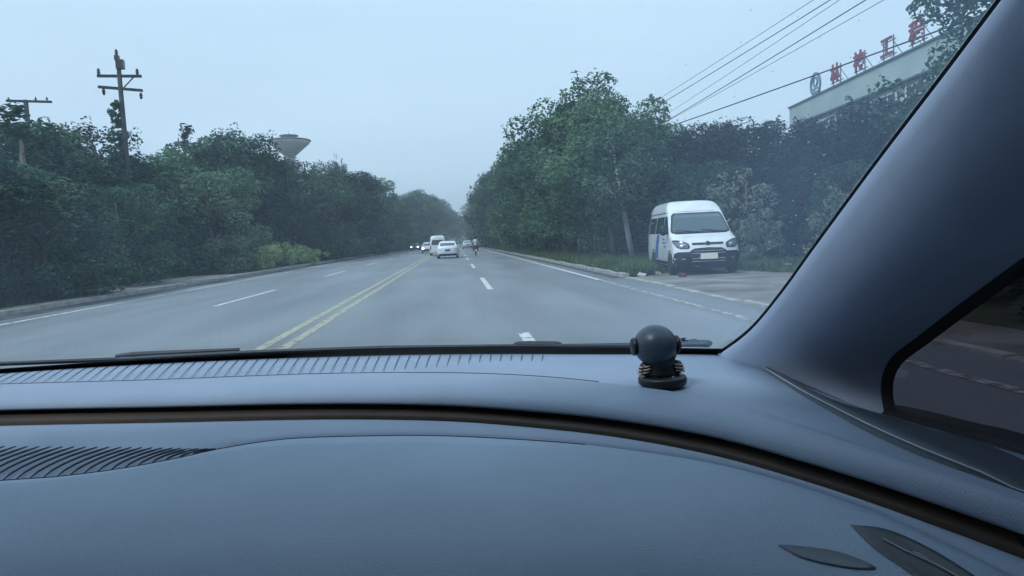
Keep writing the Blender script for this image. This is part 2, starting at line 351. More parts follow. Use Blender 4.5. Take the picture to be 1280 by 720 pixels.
L_light = leafmat('leaf_light', [(.025, .06, .048), (.08, .15, .10), (.17, .27, .17)], .3)
PROTO = {}
def proto(kind, shape, seed, m, nclump=60, per=95, leaf=.016, bark='bark', stem=.5, thick=.018):
    e = empty('tree', (0, 0, -300))
    rnd = random.Random(seed); mb = MB()
    lean = (rnd.uniform(-.03, .03), rnd.uniform(-.03, .03))
    mb.tube([(0, 0, -.01), (lean[0] * .4, lean[1] * .4, .15), (lean[0], lean[1], stem), (lean[0] * 1.2, lean[1] * 1.2, .82)], [thick * 1.25, thick, thick * .7, thick * .25], 8)
    nb = 5 if shape != 'spire' else 0
    for k in range(nb):
        t = k * 2.4 + rnd.random(); z = rnd.uniform(.36, .5); R_ = .17 if shape != 'tall' else .1
        mb.tube([(lean[0] * .7, lean[1] * .7, z), (math.cos(t) * R_ * .5, math.sin(t) * R_ * .5, z + .12), (math.cos(t) * R_, math.sin(t) * R_, z + .2)], [thick * .5, thick * .35, thick * .15], 6)
    mb.build('trunk', M[bark], e, smooth=True)
    C, N, rs = crown_pts(shape, seed, nclump, per)
    leafcloud('crown', C, N, leaf, m, e, rs)
    PROTO[kind] = e
proto('broad_a', 'broad', 11, L_mid, 50, 218, 0.01102, 'palebark'); proto('broad_b', 'broad', 12, L_mid, 46, 218, 0.01140)
proto('broad_c', 'broad', 13, L_dark, 52, 218, 0.01102); proto('low_a', 'low', 14, L_dark, 66, 166, 0.01178); proto('low_b', 'low', 15, L_mid, 62, 166, 0.01216)
proto('tall_a', 'tall', 16, L_dark, 60, 157, 0.00950); proto('spire', 'spire', 17, L_dark, 80, 60, .0115)
proto('purple_a', 'low', 18, L_purple, 90, 166, 0.01102); proto('purple_b', 'broad', 19, L_purple, 70, 210, 0.01026)
proto('light_a', 'broad', 31, L_light, 46, 218, 0.01102, 'palebark'); proto('light_b', 'low', 32, L_light, 58, 166, 0.01216); proto('cone_a', 'cone', 33, L_mid, 74, 183, 0.00950, 'palebark'); proto('fine', 'low', 34, L_dark, 90, 240, .0085)
proto('grey', 'low', 20, L_grey, 45, 60, .018)
used = {}
TREES = []
def tree(kind, x, y, h, wide=1.0, rz=None, name='tree', label='', group=None, lean=(0, 0), cat='tree'):
    src = PROTO[kind]
    if kind not in used: used[kind] = 1; o = src
    else: o = copy_tree(src)
    o.name = name; o.location = (x, y, -.02); o.scale = (h * wide, h * wide, h)
    o.rotation_euler = (lean[0], lean[1], random.uniform(0, 6.28) if rz is None else rz)
    tag(o, label, cat, group); TREES.append(o); return o
random.seed(5)
def skyline(pts, x): return float(np.interp(x, [p[0] for p in pts], [p[1] for p in pts]))
SKY_L = [(-140, 160), (0, 152), (25, 150), (60, 147), (100, 140), (135, 152), (170, 192), (200, 186), (240, 182), (290, 166), (318, 170), (330, 196), (392, 204), (402, 212), (450, 216), (475, 238), (495, 252), (520, 238), (545, 252), (556, 275), (568, 290)]
SKY_R = [(568, 290), (590, 264), (605, 247), (615, 215), (640, 192), (665, 168), (690, 142), (705, 122), (738, 94), (760, 112), (800, 128), (825, 160), (835, 178), (870, 160), (905, 150), (940, 155), (975, 165), (1000, 162), (1050, 152), (1120, 147), (1300, 140)]
def h_for(x, y, sky, off=0):
    px, _ = proj((x, y, 3)); ty = skyline(sky, px) + off
    lo, hi = 1, 40
    for _ in range(30):
        mid = (lo + hi) / 2
        if proj((x, y, mid))[1] > ty: lo = mid
        else: hi = mid
    return lo, px
LSET = {'front': [], 'back': []}
yy = 12.5; k = 0
while yy < 235:
    x = -15.2 + random.uniform(-.8, .8) + min(4.0, yy / 45) - (3.6 if 25 < yy < 66 else 0) - (1.6 if 38 < yy < 60 else 0)
    h, px = h_for(x, yy, SKY_L, 30 + 34 * math.sin(k * 1.7)); h = min(h, 15)
    kind = ['low_b', 'low_a', 'low_b', 'broad_c', 'low_b'][k % 5]
    tree(kind, x, yy, h, random.uniform(1.05, 1.5), label='front', group='L'); yy += max(2.7, h * .42) * (1 + yy / 300); k += 1
yy = 15.5; k = 0
while yy < 260:
    x = -21.0 + random.uniform(-1.2, 1.2) + min(9.0, yy / 22)
    h, px = h_for(x, yy, SKY_L, 4 + 9 * math.sin(k * 2.3)); h = min(h, 22)
    kind = ['broad_c', 'broad_b', 'tall_a', 'low_a', 'broad_a', 'broad_c'][k % 6]
    tree(kind, x, yy, h, random.uniform(.95, 1.15) if kind != 'tall_a' else 1.3, label='back', group='L'); yy += max(2.6, h * .3) * (1 + yy / 260); k += 1
for px, ty, X_, w in ((48, 216, -13.6, 1.5), (262, 206, -14.6, 1.3), (418, 226, -14.0, 1.2), (150, 226, -14.2, 1.3)):
    q = PX(px, ty, X_); tree('light_b' if px != 150 else 'low_b', q.x, q.y, q.z + CAMH, w, label='front', group='L')
# end of the road
for x, y, off in ((-9.5, 250, 0), (-7.5, 285, 2), (-3.5, 320, 0), (1, 330, 2), (5.5, 300, 1), (-13, 270, -4), (9, 260, 0)):
    h, px = h_for(x, y, SKY_L if x < 0 else SKY_R, off); tree('broad_c' if x < 0 else 'broad_b', x, y, h + 1.5, 1.5, label='end', group='E')
for px, ty, Y, kind, w in ((505, 252, 170, 'broad_c', 1.2), (522, 234, 185, 'broad_c', 1.25), (541, 243, 200, 'broad_b', 1.0)):
    q = PY(px, ty, Y); tree(kind, q.x, Y, q.z + CAMH, w, label='back', group='L')
# right row
yy = 34; k = 0
while yy < 230:
    x = 9.0 + random.uniform(-.3, .3) + (0 if yy < 60 else -.6)
    h, px = h_for(x, yy, SKY_R, 6 + 6 * math.sin(k * 2.1) + (14 if yy < 38 else 10 if yy > 48 else 0)); h = min(h, 17)
    kind = ['light_a', 'broad_b', 'light_a', 'broad_a', 'broad_c'][k % 5] if yy < 48 else ['low_b', 'cone_a', 'low_a', 'low_b', 'cone_a'][k % 5]
    ln = (0, rad(-6)) if yy < 45 else (0, 0)
    tree(kind, x, yy, h, random.uniform(1.0, 1.15), label='right', group='R', lean=ln, rz=0 if yy < 45 else None); yy += max(3.0, h * .34) * (1 + yy / 240); k += 1
for px, ty, Y, kind, w in ((739, 90, 43.5, 'cone_a', 1.25), (700, 132, 52, 'cone_a', 1.1), (668, 168, 66, 'low_b', 1.0), (775, 122, 40, 'low_b', 1.0), (812, 138, 39, 'broad_a', 1.0)):
    q = PY(px, ty, Y); tree(kind, q.x, Y, q.z + CAMH, w, label='right', group='R')
yy = 38; k = 0
while yy < 200:
    x = 13.5 + random.uniform(-1, 1)
    h, px = h_for(x, yy, SKY_R, 16 + 7 * math.sin(k * 2.6)); h = min(h, 14)
    tree(['low_a', 'broad_c', 'tall_a'][k % 3], x, yy, h, 1.1, label='right2', group='R'); yy += max(3.5, h * .42) * (1 + yy / 200); k += 1
# dark trees behind the van and along the factory yard
for k, (px, Y, off, kind, w) in enumerate([(838, 40, 4, 'purple_a', 1.1), (868, 37, -2, 'purple_b', 1.2), (900, 35, -3, 'purple_a', 1.1), (935, 34, -2, 'purple_a', 1.1), (968, 33, 0, 'purple_b', 1.2),
        (1003, 31, 2, 'purple_a', 1.1), (1040, 29, -8, 'purple_a', 1.15), (1078, 27, -14, 'purple_b', 1.2), (1118, 24.5, -24, 'purple_a', 1.3), (880, 30, 45, 'low_a', 1.3), (955, 28.5, 52, 'purple_a', 1.3), (1010, 26, 60, 'purple_a', 1.3), (1075, 23, 50, 'low_a', 1.3)]):
    q = PY(px, 250, Y); h, _ = h_for(q.x, Y, SKY_R, off)
    tree(kind, q.x, Y, h, w, label='yard', group='Y')
t = tree('fine', 16.0, 16.3, 10.6, 1.05, label='near', group='Y'); t = tree('fine', 19.8, 20.5, 9.6, 1.1, label='near', group='Y')
for px, Y, h in ((935, 27, 3.9), (952, 24.6, 2.0), (1068, 18, 2.6)):
    q = PY(px, 300, Y); tree('grey', q.x, Y, h, 1.1, label='grey', group='G', name='shrub', cat='shrub')
for x, y, h in ((8.6, 10.5, 3.0), (8.4, 7.2, 2.9), (8.7, 4.2, 3.1), (8.4, 1.0, 2.8), (12.3, 11.2, 4), (11.5, 5.8, 6)):
    tree('low_a', x, y, h, 1.5, label='side', group='S', name='shrub', cat='shrub')
# spires and poplars that stand out of the left skyline
for px, ty, Y, kind, w in ((16, 131, 27, 'spire', 1.9), (232, 158, 62, 'spire', 1.3), (410, 198, 110, 'tall_a', .9), (422, 203, 118, 'tall_a', .9), (456, 222, 130, 'tall_a', 1.1), (300, 158, 60, 'tall_a', 1.3)):
    q = PY(px, ty, Y); tree(kind, q.x, Y, q.z + CAMH, w, label='spire', group='P')

# unique labels -----------------------------------------------------
def relabel():
    items = [(o, proj(o.location)[0]) for o in TREES]
    colr = {'low_a': 'dark green', 'low_b': 'mid green', 'broad_c': 'dark round-headed', 'broad_a': 'pale-trunked mid green', 'broad_b': 'mid green round-headed', 'tall_a': 'slender dark', 'spire': 'pointed dark', 'purple_a': 'dark purplish', 'purple_b': 'dark purplish round-headed', 'grey': 'silvery pale', 'light_a': 'light green', 'light_b': 'light green low', 'cone_a': 'pointed mid green', 'fine': 'fine-leaved dark'}
    inv = {}
    for k_, e in PROTO.items(): inv[[c for c in bpy.data.objects if c.parent == e][0].data.name] = k_
    sets = {}
    for o, px in items: sets.setdefault((o['label'], o['group']), []).append((px, o))
    ordw = ['first', 'second', 'third', 'fourth', 'fifth', 'sixth', 'seventh', 'eighth', 'ninth', 'tenth', 'eleventh', 'twelfth', 'thirteenth', 'fourteenth', 'fifteenth', 'sixteenth', 'seventeenth', 'eighteenth', 'nineteenth', 'twentieth'] + ['%dth' % i for i in range(21, 60)]
    where = {'front': ('tree in the row nearest the left kerb, %s from the left', 'trees along the left kerb'),
             'back': ('tree in the taller back row on the left, %s from left', 'taller trees behind the left row'),
             'end': ('hazy tree at the road end, %s from left', 'hazy trees at the end of the road'),
             'right': ('tree on the right verge, %s from the parked van', 'trees on the right verge'),
             'right2': ('tree behind the right verge row, %s from the van', 'trees behind the right verge row'),
             'yard': ('tree between parked van and factory, %s from left', 'dark trees around the factory yard'),
             'near': ('tree by the pillar before the factory roof, %s from left', 'dark trees around the factory yard'),
             'grey': ('shrub before the dark trees right of the van, %s from left', 'silvery shrubs beside the van'),
             'side': ('shrub outside the side window, %s from the pillar', 'shrubs outside the side window'),
             'spire': ('tree poking above the left skyline, %s from left', 'trees poking out of the left skyline')}
    for (lab, g), L in sets.items():
        L.sort(key=lambda a: a[0])
        if lab in ('right', 'right2'): L.reverse()
        if lab == 'side': L = sorted(L, key=lambda a: -a[1].location.y)
        for i, (px, o) in enumerate(L):
            ch = [c for c in bpy.data.objects if c.parent == o]
            c_ = colr[inv[ch[0].data.name]]
            o['label'] = c_ + ' ' + where[lab][0] % ordw[i]; o['group'] = where[lab][1]
relabel()

# understorey (nobody could count it)
def undergrowth(name, n, fx, fy, fz, size, m, kindtag='stuff', seed=3):
    rs = np.random.default_rng(seed); u = rs.uniform(0, 1, (n, 3)); y = fy(u[:, 1]); x = fx(u[:, 0], y); z = fz(x, y, u[:, 2])
    C = np.stack([x, y, z], 1); N = np.tile(np.array([0, -.2, .6]), (n, 1))
    return tag(leafcloud(name, C, N, size, m, rs=rs), kind=kindtag)
def lump(x, y, s=1.0): return .5 + .3 * np.sin(x * 1.9 * s + 1.3) + .3 * np.sin(y * 1.1 * s + np.sin(x) * 2) + .15 * np.sin(y * 3.1 * s)
undergrowth('undergrowth', 60000, lambda u, y: -13.4 - 7 * u + y / 90 - np.where((y > 25) & (y < 62), 3.2, 0), lambda v: 9 + 200 * v ** 1.7, lambda x, y, w: w ** .7 * (1.1 + 1.5 * lump(x, y)), .11, L_dark, seed=3)
undergrowth('undergrowth', 45000, lambda u, y: 11.3 + 5 * u, lambda v: 26 + 180 * v ** 1.6, lambda x, y, w: w ** .7 * (1.0 + 1.3 * lump(x, y)), .11, L_dark, seed=4)
undergrowth('undergrowth', 30000, lambda u, y: 11.5 + 16 * u, lambda v: 22.5 + 14 * v, lambda x, y, w: w ** .8 * (.2 + .9 * lump(x, y)) * np.clip((y - 21) / 6, .1, 2.2), .09, L_purple, seed=5)

undergrowth('undergrowth', 14000, lambda u, y: -26 + 60 * u, lambda v: 330 + 14 * v, lambda x, y, w: w * (5.0 + 2.0 * lump(x, y, .5)), .3, L_dark, seed=6)
# grass blades
G_m = leafmat('grass', [(.04, .075, .03), (.08, .135, .055), (.14, .19, .09)], 0, 1.5)
def grass(name, n, fx, fy, hmax, seed, m=None, w=.022):
    rs = np.random.default_rng(seed); u = rs.uniform(0, 1, (n, 2)); y = fy(u[:, 1]); x = fx(u[:, 0], y)
    h = hmax * rs.uniform(.3, 1, n) * (.45 + .75 * np.clip(lump(x, y, 1.7), 0, 1)); t = rs.uniform(0, 6.28, n); ww = w * (1 + y / 25)
    V = np.empty((n, 3, 3)); V[:, 0] = np.stack([x - np.cos(t) * ww, y - np.sin(t) * ww, 0 * x], 1); V[:, 1] = np.stack([x + np.cos(t) * ww, y + np.sin(t) * ww, 0 * x], 1)
    V[:, 2] = np.stack([x + rs.normal(0, .3, n) * h, y + rs.normal(0, .3, n) * h, h], 1)
    me = bpy.data.meshes.new(name); me.vertices.add(n * 3); me.vertices.foreach_set('co', V.ravel()); me.loops.add(n * 3); me.loops.foreach_set('vertex_index', np.arange(n * 3, dtype=np.int32))
    me.polygons.add(n); me.polygons.foreach_set('loop_start', np.arange(0, n * 3, 3, dtype=np.int32)); me.polygons.foreach_set('loop_total', np.full(n, 3, dtype=np.int32)); me.update(calc_edges=True)
    me.materials.append(m or G_m); o = bpy.data.objects.new(name, me); COL.objects.link(o); return tag(o, kind='stuff')
grass('grass', 60000, lambda u, y: XR + .2 + (6.2 if 1 else 0) * u ** .9, lambda v: 23.5 + 130 * v ** 1.9, .36, 21)
grass('grass', 9000, lambda u, y: XR + .25 + 2.1 * u * np.clip((y - 20.2) / 2.5, .1, 1), lambda v: 20.8 + 5 * v, .42, 22)
grass('grass', 30000, lambda u, y: 9.6 + 12 * u, lambda v: 18.3 + 9 * v, .3, 23)
grass('grass', 60000, lambda u, y: -12.6 - 3.2 * u - np.where((y > 26) & (y < 40), 2.4, 0), lambda v: 9 + 160 * v ** 1.8, .34, 24, m=leafmat('dark_grass', [(.02, .035, .016), (.04, .062, .025), (.07, .095, .04)], 0, 1.5))

# pale roadside shrubs on the left
for i, (px, Y, h, w) in enumerate(((316, 50, 1.7, 1.1), (336, 52, 2.0, 1.2), (354, 54, 2.3, 1.2), (371, 57, 2.0, 1.3), (386, 60, 1.5, 1.3))):
    q = PX(px, 325, -13.3 + .15 * i); Y = q.y; rs = np.random.default_rng(60 + i); C = []; N = []
    e = empty('shrub', (q.x, Y, -.02), label='pale yellow-green roadside shrub by the left kerb, %s from the left in its clump' % ['first', 'second', 'third', 'fourth', 'fifth'][i], cat='shrub', group='pale shrubs in a clump by the left kerb')
    for k_ in range(26):
        c = rs.normal(0, 1, 3) * np.array([.55, .55, .0]) * w; z = rs.uniform(.15, 1) * h * (.92 - .25 * min(1, np.linalg.norm(c))); c[2] = z
        p, d = clump_pts(c, rs.uniform(.2, .42), 95, rs); C.append(p); N.append(d * .6 + np.array([0, 0, .5]))
    leafcloud('foliage', np.concatenate(C), np.concatenate(N), .075, L_pale, e, rs)
    mb = MB()
    for k_ in range(5): a = k_ * 1.3; mb.tube([(0, 0, 0), (math.cos(a) * .2, math.sin(a) * .2, h * .4), (math.cos(a) * .4, math.sin(a) * .4, h * .75)], [.03, .02, .01], 5)
    mb.build('stem', M['bark'], e)

# ================================================================== POLES, WIRES, TOWER, BUILDING
pole_m = mat('weathered_pole', (.045, .045, .045), .9, noise=.3, nscale=4); insul = mat('insulator', (.05, .035, .03), .3)
def pole_base(loc, h, rz=0, **k):
    e = empty('utility_pole', loc, rz, **k); MB().tube([(0, 0, 0), (0, 0, h)], [.16, .10], 12).build('pole', pole_m, e, smooth=True); return e
q = PY(158, 195, 35); e = pole_base((q.x, 35, 0), 10.85, rad(8), label='tall dark utility pole with two crossarms and a transformer cap above the left trees', cat='utility pole', group='utility poles on the left')
H = 10.85
MB().box((0, 0, H - .75), (1.95, .12, .12)).build('crossarm', pole_m, e)
a = MB().box((0, 0, 0), (1.95, .12, .12)).build('crossarm', pole_m, e); a.location = (0, 0, H - 1.35); a.rotation_euler = (0, rad(5), 0)
MB().tube([(.62, 0, H - .8), (.1, 0, H - 1.35)], .03, 6).build('brace', pole_m, e)
MB().box((.08, 0, H - .2), (.34, .3, .42)).box((-.04, 0, H + .1), (.2, .22, .24)).build('cutout_box', insul, e)
for x, z, s in ((-.9, H - .69, 1), (.8, H - .69, 1), (-.75, H - 1.36, -1), (.88, H - 1.55, -1), (-.05, H + .22, 1)):
    MB().lathe([(.02, 0), (.07, .02 * s), (.05, .08 * s), (.09, .1 * s), (.05, .17 * s), (.08, .2 * s), (.03, .3 * s)], (x, 0, z), 10).build('insulator', insul, e)
# vine climbing that pole
rs = np.random.default_rng(5); C = []; N = []
for k_ in range(150):
    z = rs.uniform(4.5, H - 1.9); w = .25 + .75 * (1 - (z - 4.5) / 5.0); c = np.array([-.12 - rs.uniform(0, 1) ** 1.3 * w, rs.normal(0, .15), z]); p, d = clump_pts(c, .05 + .07 * w, 16, rs, 1.2); C.append(p); N.append(d)
v = leafcloud('climbing_vine', np.concatenate(C), np.concatenate(N), .07, L_dark, rs=rs); v.location = (q.x, 35, 0); tag(v, 'dark climbing plant growing up the side of the tall utility pole', 'vine')
q = PY(32, 125, 36); h2 = q.z + CAMH; e = pole_base((q.x, 36, 0), h2, rad(6), label='shorter utility pole with one T-shaped crossarm at the far left', cat='utility pole', group='utility poles on the left')
a = MB().box((.15, 0, 0), (2.0, .12, .1)).build('crossarm', pole_m, e); a.location = (0, 0, h2 - .06); a.rotation_euler = (0, rad(2), 0)
for x in (-.75, .45, .95): MB().lathe([(.02, 0), (.06, .03), (.04, .1), (.02, .16)], (x, 0, h2 - .02), 8).build('insulator', insul, e)

wire_m = mat('wire', (.03, .03, .035), .6)
wx = []
WL = [((1010, 0), (847, 107), 9.6, .012, 'topmost thin'), ((1031, 0), (845, 117), 9.6, .02, 'second from the top, darker'), ((1043, 0), (887, 106), 9.6, .012, 'third from the top, thin'), ((1075, 0), (883, 120), 9.2, .022, 'fourth from the top, thickest upper'), ((1097, 0), (892, 118), 9.2, .013, 'fifth from the top, thin')]
for p1, p2, z, r_, lab in WL:
    A = PZ(*p1, z - CAMH) + CAM; B = PZ(*p2, z - CAMH) + CAM; d = (B - A) / (B.y - A.y)
    s0 = A + d * (-22 - A.y); s1 = A + d * (74 - A.y); pts = []
    for k_ in range(25):
        t_ = k_ / 24; p = s0.lerp(s1, t_); p.z += .5 * (2 * t_ - 1) ** 2 - .12; pts.append(p)
    wx.append((s0, s1))
    tag(MB().tube(pts, r_, 5).build('power_line', wire_m), '%s wire of the upper bundle at top right' % lab, 'power line', 'upper overhead wires')
A = PZ(1176, 47, 7.1) + CAM; B = PZ(833, 167, 7.1) + CAM; d = (B - A) / (B.y - A.y); s0 = A + d * (-22 - A.y); s1 = A + d * (74 - A.y)
tag(MB().tube([s0.lerp(s1, k_ / 24) + Vector((0, 0, .5 * (2 * k_ / 24 - 1) ** 2 + .3)) for k_ in range(25)], [.035] * 25, 5).build('cable', wire_m), 'thick low cable running in front of the red rooftop letters', 'cable')
for i, (yy_, pick) in enumerate(((-22, 0), (74, 1))):
    xs = [w_[pick].x for w_ in wx]; e = pole_base(((min(xs) + max(xs)) / 2, yy_, 0), 10.4, label=('utility pole behind the car carrying the right-hand wires' if i == 0 else 'utility pole hidden in the right verge trees carrying the wires'), cat='utility pole', group='utility poles on the right')
    MB().box((0, 0, 9.75), (max(xs) - min(xs) + .6, .14, .12)).build('crossarm', pole_m, e)

# water tower
q = PY(361, 170, 150); TX = q.x; TH = q.z + CAMH
conc = mat('tower_concrete', (.5, .51, .52), .85, noise=.12, nscale=.4); concd = mat('tower_band', (.12, .125, .13), .8)
e = empty('water_tower', (TX, 150, 0), label='grey concrete water tower with funnel-shaped tank above the left trees', cat='water tower')
MB().lathe([(1.1, 0), (.8, 6), (.75, TH - 4.9), (.95, TH - 4.4)], n=32).build('shaft', conc, e, smooth=True)
MB().lathe([(.95, TH - 4.4), (4.15, TH - 1.6), (4.35, TH - 1.15)], n=48).build('tank', conc, e, smooth=True)
MB().lathe([(4.36, TH - 1.2), (4.5, TH - 1.15), (4.5, TH - .98), (4.36, TH - .9)], n=48).build('rim', concd, e)
MB().lathe([(4.4, TH - .95), (1.75, TH - .5)], n=48).build('roof', conc, e, smooth=True)
MB().lathe([(1.6, TH - .55), (1.6, TH - .05), (1.95, TH - .04), (1.95, TH + .1), (.1, TH + .35)], n=32).build('cupola', concd, e)
MB().tube([(0, 0, TH + .3), (0, 0, TH + .9)], .05, 6).build('mast', concd, e)

# factory
P0 = Vector((29.9, 58.0, 0)); P1b = Vector((26.6, 20.0, 0)); fd = (P1b - P0); FLb = fd.length; ang = math.atan2(fd.y, fd.x)
e = empty('factory_building', P0, ang, label='pale green factory building with dark windows behind the right-hand trees', cat='building')
# local: x along facade towards the viewer, +y = away from the road? (checked below)
yo = 1 if (Matrix.Rotation(ang, 3, 'Z') @ Vector((0, 1, 0))).x > 0 else -1
pale = mat('pale_green_cladding', (.38, .47, .45), .7, noise=.16, nscale=.35); cream = mat('cream_wall', (.5, .53, .5), .8, noise=.08, nscale=.5)
BH = 11.55
MB().box((FLb / 2, yo * 9, (BH - 1.55) / 2), (FLb - .4, 17.6, BH - 1.55)).build('wall', cream, e)
MB().box((FLb / 2, yo * 9, BH - .75), (FLb, 18.4, 1.5)).build('parapet', pale, e)
MB().box((FLb / 2, yo * 9, BH + .06), (FLb + .2, 18.6, .12)).build('coping', mat('coping', (.1, .11, .12), .6), e)
MB().box((FLb / 2, yo * 9, BH - 1.56), (FLb + .06, 18.5, .1)).build('ledge', mat('ledge', (.16, .18, .19), .6), e)
for xx in (4.45, 12.6, 20.8, 29.0): MB().tube([(xx, -yo * .12, 0), (xx, -yo * .12, BH - 2.0)], .06, 8).build('downpipe', M['greyp'], e)
for xx, zz in ((8.6, BH - 4.7), (16.8, BH - 4.8), (25, BH - 4.6)): MB().box((xx, -yo * .2, zz), (.9, .4, .65)).build('air_conditioner', M['white'], e)
for fl in range(3):
    for k_ in range(9):
        x = 2.4 + k_ * 4.1; z = BH - 2.95 - fl * 3.4
        if x + 1.6 > FLb: continue
        w_ = MB().box((x, -yo * -.14, z), (3.0, .2, 1.9)).build('window', M['glassdark'], e)
        fb = MB(); 
        for xx in (-1.5, -.5, .5, 1.5): fb.box((x + xx, yo * .02, z), (.07, .1, 1.9))
        fb.box((x, yo * .02, z + .95), (3.07, .1, .07)).box((x, yo * .02, z - .95), (3.07, .1, .07)).box((x, yo * .02, z + .3), (3.0, .09, .05)).build('frame', M['white'], w_)
# roof letters: four separate red characters and a round emblem on a steel frame
red_sign = mat('sign_red', (.27, .03, .05), .5, noise=.15, nscale=3); steel = mat('steel_frame', (.12, .12, .13), .6)
fdir = fd.normalized(); nrm = Vector((-1, 0, 0)) 
def at_px(px):
    # point of the facade's top edge seen at photo column px
    best = min((abs(proj(P0 + fdir * s + Vector((0, 0, BH)))[0] - px), s) for s in np.linspace(0, FLb, 800)); return best[1]
font = None
def glyph(ch, size, depth):
    cu = bpy.data.curves.new('g', 'FONT'); cu.body = ch; cu.size = size; cu.extrude = depth; cu.align_x = 'CENTER'; cu.offset = size * .018
    o = bpy.data.objects.new('g', cu); COL.objects.link(o); dg = bpy.context.evaluated_depsgraph_get(); me = bpy.data.meshes.new_from_object(o.evaluated_get(dg))
    bpy.data.objects.remove(o); me.name = 'letter'; return me
for ch, px, lab in (('林', 1044, 'first'), ('神', 1073, 'second'), ('工', 1107, 'third'), ('程', 1143, 'fourth')):
    s = at_px(px - 7); p = P0 + fdir * s
    r0 = empty('rooftop_letter', (p.x, p.y, BH + .12), ang, label='red rooftop character on a steel frame, %s from the left after the round emblem' % lab, cat='sign letter', group='red characters along the factory roof')
    r0.location.x += .45
    me = glyph(ch, 1.5, .05); me.materials.clear(); me.materials.append(red_sign)
    o = bpy.data.objects.new('letter', me); COL.objects.link(o); o.parent = r0; o.rotation_euler = (rad(90), 0, 0); o.location = (0, -yo * .0, .62)
    fb = MB()
    for xx in (-.6, .6): fb.box((xx, yo * .14, .9), (.06, .06, 1.8)).tube([(xx, yo * .14, 1.4), (xx, yo * 1.1, 0)], .025, 5)
    fb.box((0, yo * .14, .55), (1.9, .05, .06)).box((0, yo * .14, 1.5), (1.7, .05, .06)); fb.build('support_frame', steel, r0)
s = at_px(1013); p = P0 + fdir * s
r0 = empty('rooftop_emblem', (p.x + .45, p.y, BH + .12), ang, label='round grey-blue emblem ring on the factory roof left of the red characters', cat='sign')
emb = mat('emblem_grey', (.16, .22, .27), .5); n = 40; vs = []; fs = []
def ring(mb, ro, ri, cz, d=.12, ex=1.0):
    vs = []; fs = []; n = 36
    for k_ in range(n):
        a_ = 2 * math.pi * k_ / n
        for r_, yy_ in ((ro, -d / 2), (ro, d / 2), (ri, d / 2), (ri, -d / 2)): vs.append((r_ * math.cos(a_) * ex, yy_, cz + r_ * math.sin(a_)))
    for k_ in range(n):
        b = (k_ + 1) % n
        for j in range(4): fs.append((k_ * 4 + j, b * 4 + j, b * 4 + (j + 1) % 4, k_ * 4 + (j + 1) % 4))
    mb.add(vs, fs)
mb = MB(); ring(mb, .95, .74, 1.1); ring(mb, .42, .3, 1.3); mb.box((0, 0, .75), (1.0, .1, .12)).box((0, 0, .5), (.7, .1, .1)); mb.build('ring', emb, r0)
MB().box((-.5, yo * .14, .5), (.06, .06, 1.0)).box((.5, yo * .14, .5), (.06, .06, 1.0)).build('support_frame', steel, r0)

